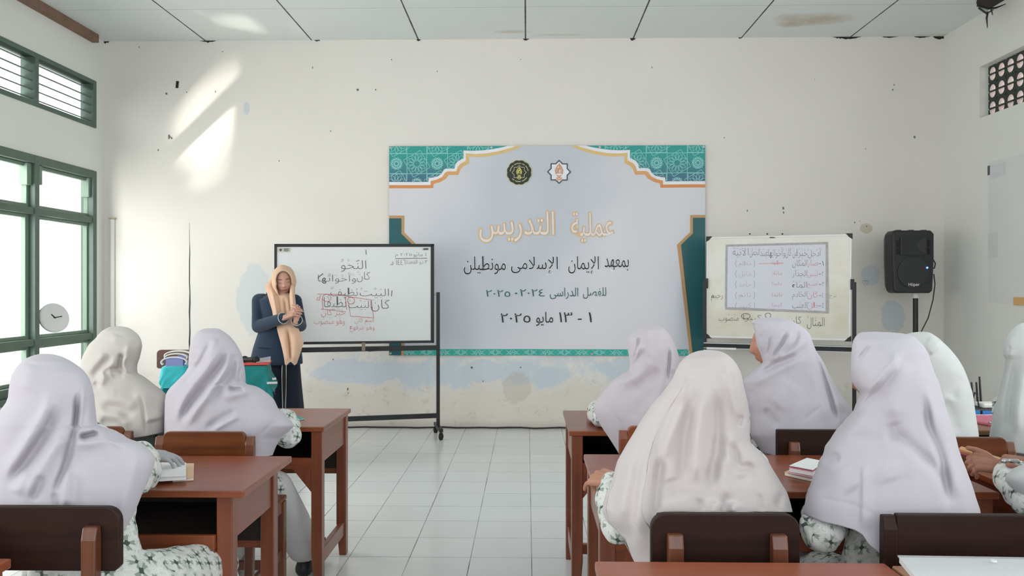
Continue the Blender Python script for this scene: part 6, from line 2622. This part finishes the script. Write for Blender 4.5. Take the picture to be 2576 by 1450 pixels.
# ------------------------------------------------------------------ the teacher
Y = 6.3
hd_c = P(714, 706, Y - .02)
sp = dict(head=hd_c, fwd=(.30, -.90, -.24), k=.98, roll=radians(-6), lips=True)
sp['neck'] = P(708, 752, Y + .02)
sp['chest'] = P(702, 785, Y + .02)
sp['pel'] = P(700, 880, Y + .02)
shl, ell, wrl = P(652, 757, Y + .01), P(650, 822, Y - .06), P(717, 799, Y - .27)
shr, elr, wrr = P(742, 758, Y + .01), P(756, 820, Y - .06), P(746, 805, Y - .25)
sp['arm_l'], sp['arm_r'] = (shl, ell, wrl, 1), (shr, elr, wrr, 1)
for s, px in (('l', 690), ('r', 722)):
    hp = P(px, 900, Y + .02)
    sp['leg_' + s] = (hp, Vector((hp.x, Y, .42)), Vector((hp.x, Y + .02, .09)), Vector((hp.x, Y - .13, .04)))
tch = person('person standing in peach headscarf, navy blazer and long navy skirt, looking at her hands', sp, .003, 'skin_face', None, skirt_legs=False, group=None,
             hands=[dict(wrist=wrl, f=(.86, -.12, .42), up=(-.35, -.55, .75), side=-1, curls=(.22, .28, .34, .4), k=.92, thumb=(.8, .35, .2)),
                    dict(wrist=wrr, f=(.12, -.15, .9), up=(.75, -.6, .1), side=1, curls=(.75, .8, .8, .85), k=.92, thumb=(.7, .4, -.5))])
tch.name = 'person'
for s in ('l', 'r'):
    shoe(tch, sp['leg_' + s][2], sp['leg_' + s][3])
H, k_ = sp['H'], sp['k']


def on_face(x, z, lift=.001):
    return hd_c + H @ Vector((x, face_y(x, z) + lift, z)) * k_


br_ = MB()
ls = MB()
for s in (-1, 1):
    br_.tube([on_face(s * x, z) for x, z in ((.014, .0275), (.024, .031), (.035, .0315), (.045, .027))], [.0016, .0024, .0022, .001], 6)
    ls.tube([on_face(s * x, z, .0012) for x, z in ((.018, .0045), (.026, .0015), (.034, .001), (.042, .004))], [.0009, .0016, .0016, .001], 6)
br_.build('eyebrow', 'brow', tch)
ls.build('eyelash', 'brow', tch)
MB().tube([on_face(x, z, .0006) for x, z in ((-.02, -.0612), (-.008, -.0602), (0, -.061), (.008, -.0602), (.02, -.0612))], [.0005, .001, .001, .001, .0005], 6).build('mouth_line', plain('lip line', (.2, .07, .06), .6), tch)

# blazer
bz = MB()
rings = []
for py, l, r, yb_, yf_ in ((741, 684, 726, .05, .05), (746, 664, 741, .07, .07), (754, 652, 748, .085, .09), (775, 654, 747, .09, .10), (805, 656, 746, .09, .10), (832, 652, 749, .095, .105), (850, 646, 753, .105, .115), (875, 638, 757, .12, .13), (900, 632, 760, .125, .135), (916, 629, 761, .127, .137)):
    a, b_ = P(l, py, Y), P(r, py, Y)
    c, w = (a + b_) / 2, (b_.x - a.x) / 2
    rings.append([(c.x + w * cos(t) * abs(cos(t)) ** -.1, Y + (yb_ if sin(t) > 0 else yf_) * sin(t), c.z) for t in [2 * pi * i / 40 + .01 for i in range(40)]])
bz.loft(rings)
bz.chain([(shl + Vector((.03, 0, .0)), .060), (shl, .058), (shl.lerp(ell, .5), .054), (ell, .052)], 16)
bz.chain([(ell, .052), (ell.lerp(wrl, .5), .047), (ell.lerp(wrl, .92), .041)], 16)
bz.chain([(shr - Vector((.03, 0, .0)), .058), (shr, .056), (shr.lerp(elr, .5), .051), (elr, .048)], 16)
bz.chain([(elr, .048), (elr.lerp(wrr, .5), .043), (elr.lerp(wrr, .9), .038)], 16)
bl_ = link('blazer', remeshed(bz, .006, 5), 'navy', tch, True)
pp_ = MB()
for el_, wr_, r_ in ((ell, wrl, .043), (elr, wrr, .040)):
    d, u, w = ortho(wr_ - el_)
    c = el_.lerp(wr_, .93)
    pp_.tube([c + (u * cos(2 * pi * i / 24) + w * sin(2 * pi * i / 24)) * (r_ + .002) for i in range(25)], .0022, 6)
pp_.build('cuff_piping', 'white_plastic', bl_)
pk = MB()
for px0, px1, py0, py1 in ((649, 678, 875, 876.5),):
    a, b_ = P(px0, py0, Y - .128), P(px1, py1, Y - .140)
    pk.tube([a, b_], .0035, 6)
pk.build('pocket_edge', 'navy_skirt', bl_)
# skirt
sk = MB()
rings = []
for py, l, r in ((890, 645, 754), (915, 646, 754), (960, 652, 757), (1026, 660, 763), (1090, 664, 770), (1138, 664, 776)):
    a, b_ = P(l, py, Y), P(r, py, Y)
    c, w = (a + b_) / 2, (b_.x - a.x) / 2
    t0 = (py - 890) / 250
    rings.append([(c.x + w * cos(t) * (1 + .03 * t0 * sin(9 * t)), Y + (.10 + .05 * t0) * sin(t) * (1 + .05 * t0 * sin(11 * t)), c.z) for t in [2 * pi * i / 60 for i in range(60)]])
sk.loft(rings)
sko = sk.build('skirt', 'navy_skirt', tch, smooth=True)
pp_ = MB()
for line in ([(708, 893), (710, 915), (709, 950), (710, 990), (711, 1030), (712, 1080)], [(720, 918), (720, 950), (719.5, 990), (718, 1030), (718, 1080)]):
    pts = [P(px, py, Y - .112 - .05 * (py - 890) / 250) for px, py in line]
    pp_.tube(pts, .0024, 6)
pp_.build('skirt_piping', 'alu', sko)
for px0, px1 in ((709, 720),):
    pl = [P(px, py, Y - .108 - .05 * (py - 890) / 250) for px, py in ((709, 893), (721, 893), (720, 1026), (711, 1026))]
    MB().prism(pl, (0, .004, 0)).build('skirt_placket', plain('dark placket', (.022, .018, .018), .8), sko)

# headscarf: hood around the face
hv, hf = [], []
K, N = 40, 72
for kx in range(K + 1):
    for i in range(N):
        ph = 2 * pi * i / N
        ex, ez = sin(ph), cos(ph)
        th0 = radians(39 + 13 * max(ez, 0) + 23 * max(-ez, 0))
        th = th0 + (pi - th0) * (kx / K) ** 1.1
        d = Vector((sin(th) * ex, cos(th), sin(th) * ez))
        rr = Vector((d.x * .094, d.y * (.116 if d.y > 0 else .138), d.z * .124))
        low = min(1, max(0, (-d.z - .45) / .5))
        low = low * low * (3 - 2 * low)
        rr *= 1 + .30 * low
        side = 1 + .022 * sin(ph * 7 + 1) * min(1, kx / 8) * (1 - kx / K)
        q = rr * side
        if kx == 0:
            q *= .965
        if kx == 1:
            q *= 1.025
        hv.append(hd_c + H @ q * k_)
for kx in range(K):
    for i in range(N):
        j = (i + 1) % N
        hf.append((kx * N + i, kx * N + j, (kx + 1) * N + j, (kx + 1) * N + i))
hm = MB()
hm.add(hv, hf)
ho = hm.build('headscarf', 'peach', tch, smooth=True)
so = ho.modifiers.new('t', 'SOLIDIFY')
so.thickness = .003
so.offset = 1


def panel(name, rows, depth, bottom, folds, n=48, m=60, mat='peach', parent=None):
    """hanging cloth panel: rows (py, left px, right px, Y at centre); bottom(u)->py"""
    py_ = [r[0] for r in rows]
    vs = []
    for j in range(m + 1):
        for i in range(n + 1):
            u = i / n
            pb = np.interp(u, [q[0] for q in bottom], [q[1] for q in bottom])
            py = py_[0] + (pb - py_[0]) * j / m
            l, r, yc = (np.interp(py, py_, [q[k] for q in rows]) for k in (1, 2, 3))
            y = yc + depth * (2 * u - 1) ** 2
            px = l + (r - l) * u
            y -= float(fold_field(np.array([px]), np.array([py]), folds)[0])
            vs.append(P(px, py, y))
    mb = MB()
    mb.add(vs, [(j * (n + 1) + i, j * (n + 1) + i + 1, (j + 1) * (n + 1) + i + 1, (j + 1) * (n + 1) + i) for j in range(m) for i in range(n)])
    o = mb.build(name, mat, parent, smooth=True)
    s_ = o.modifiers.new('t', 'SOLIDIFY')
    s_.thickness = .004
    return o


# cloth under the chin, the two hanging lapels and the front tail
panel('scarf_front', [(738, 694, 731, Y - .035), (746, 689, 736, Y - .085), (780, 692, 740, Y - .125), (830, 702, 742, Y - .135)], .05, [(0, 832), (1, 832)],
      [([(706, 745), (711, 790), (716, 830)], 4, .014), ([(714, 745), (719, 790), (721, 830)], 2.5, -.016), ([(724, 745), (728, 790), (728, 830)], 4, .014)], parent=ho)
panel('scarf_lapel', [(700, 685, 692, Y + .06), (710, 674, 690, Y + .03), (718, 668, 688, Y + .0), (727, 668, 693, Y - .04), (742, 673, 699, Y - .09), (760, 678, 704, Y - .13), (780, 684, 708, Y - .15), (802, 688, 713, Y - .155), (812, 690, 714, Y - .155)], .03, [(0, 810), (1, 806)],
      [([(682, 720), (690, 760), (698, 810)], 3, .012), ([(676, 720), (684, 765), (692, 810)], 2.5, -.008)], parent=ho)
panel('scarf_lapel', [(705, 732, 739, Y - .03), (722, 731, 740, Y - .07), (745, 729, 741, Y - .12), (770, 731, 744, Y - .145), (800, 733, 746, Y - .15)], .02, [(0, 800), (1, 800)], [([(735, 725), (737, 760), (740, 800)], 2, .01)], parent=ho)
panel('scarf_tail', [(800, 694, 744, Y - .155), (830, 698, 752, Y - .17), (842, 701, 757, Y - .175), (862, 707, 764, Y - .175), (883, 712, 757, Y - .172), (900, 715.5, 751, Y - .17), (922, 718, 744, Y - .17)], .02, [(0, 916), (.1, 921), (.45, 911), (.5, 911), (.85, 920), (1, 914)],
      [([(722, 820), (728, 860), (731, 900), (731, 915)], 3, -.03), ([(712, 840), (719, 880), (724, 915)], 5, .015), ([(742, 835), (744, 875), (740, 915)], 7, .02)], parent=ho)

# tidy: every mesh with no given kind keeps its own data; nothing else to do
bpy.context.view_layer.update()
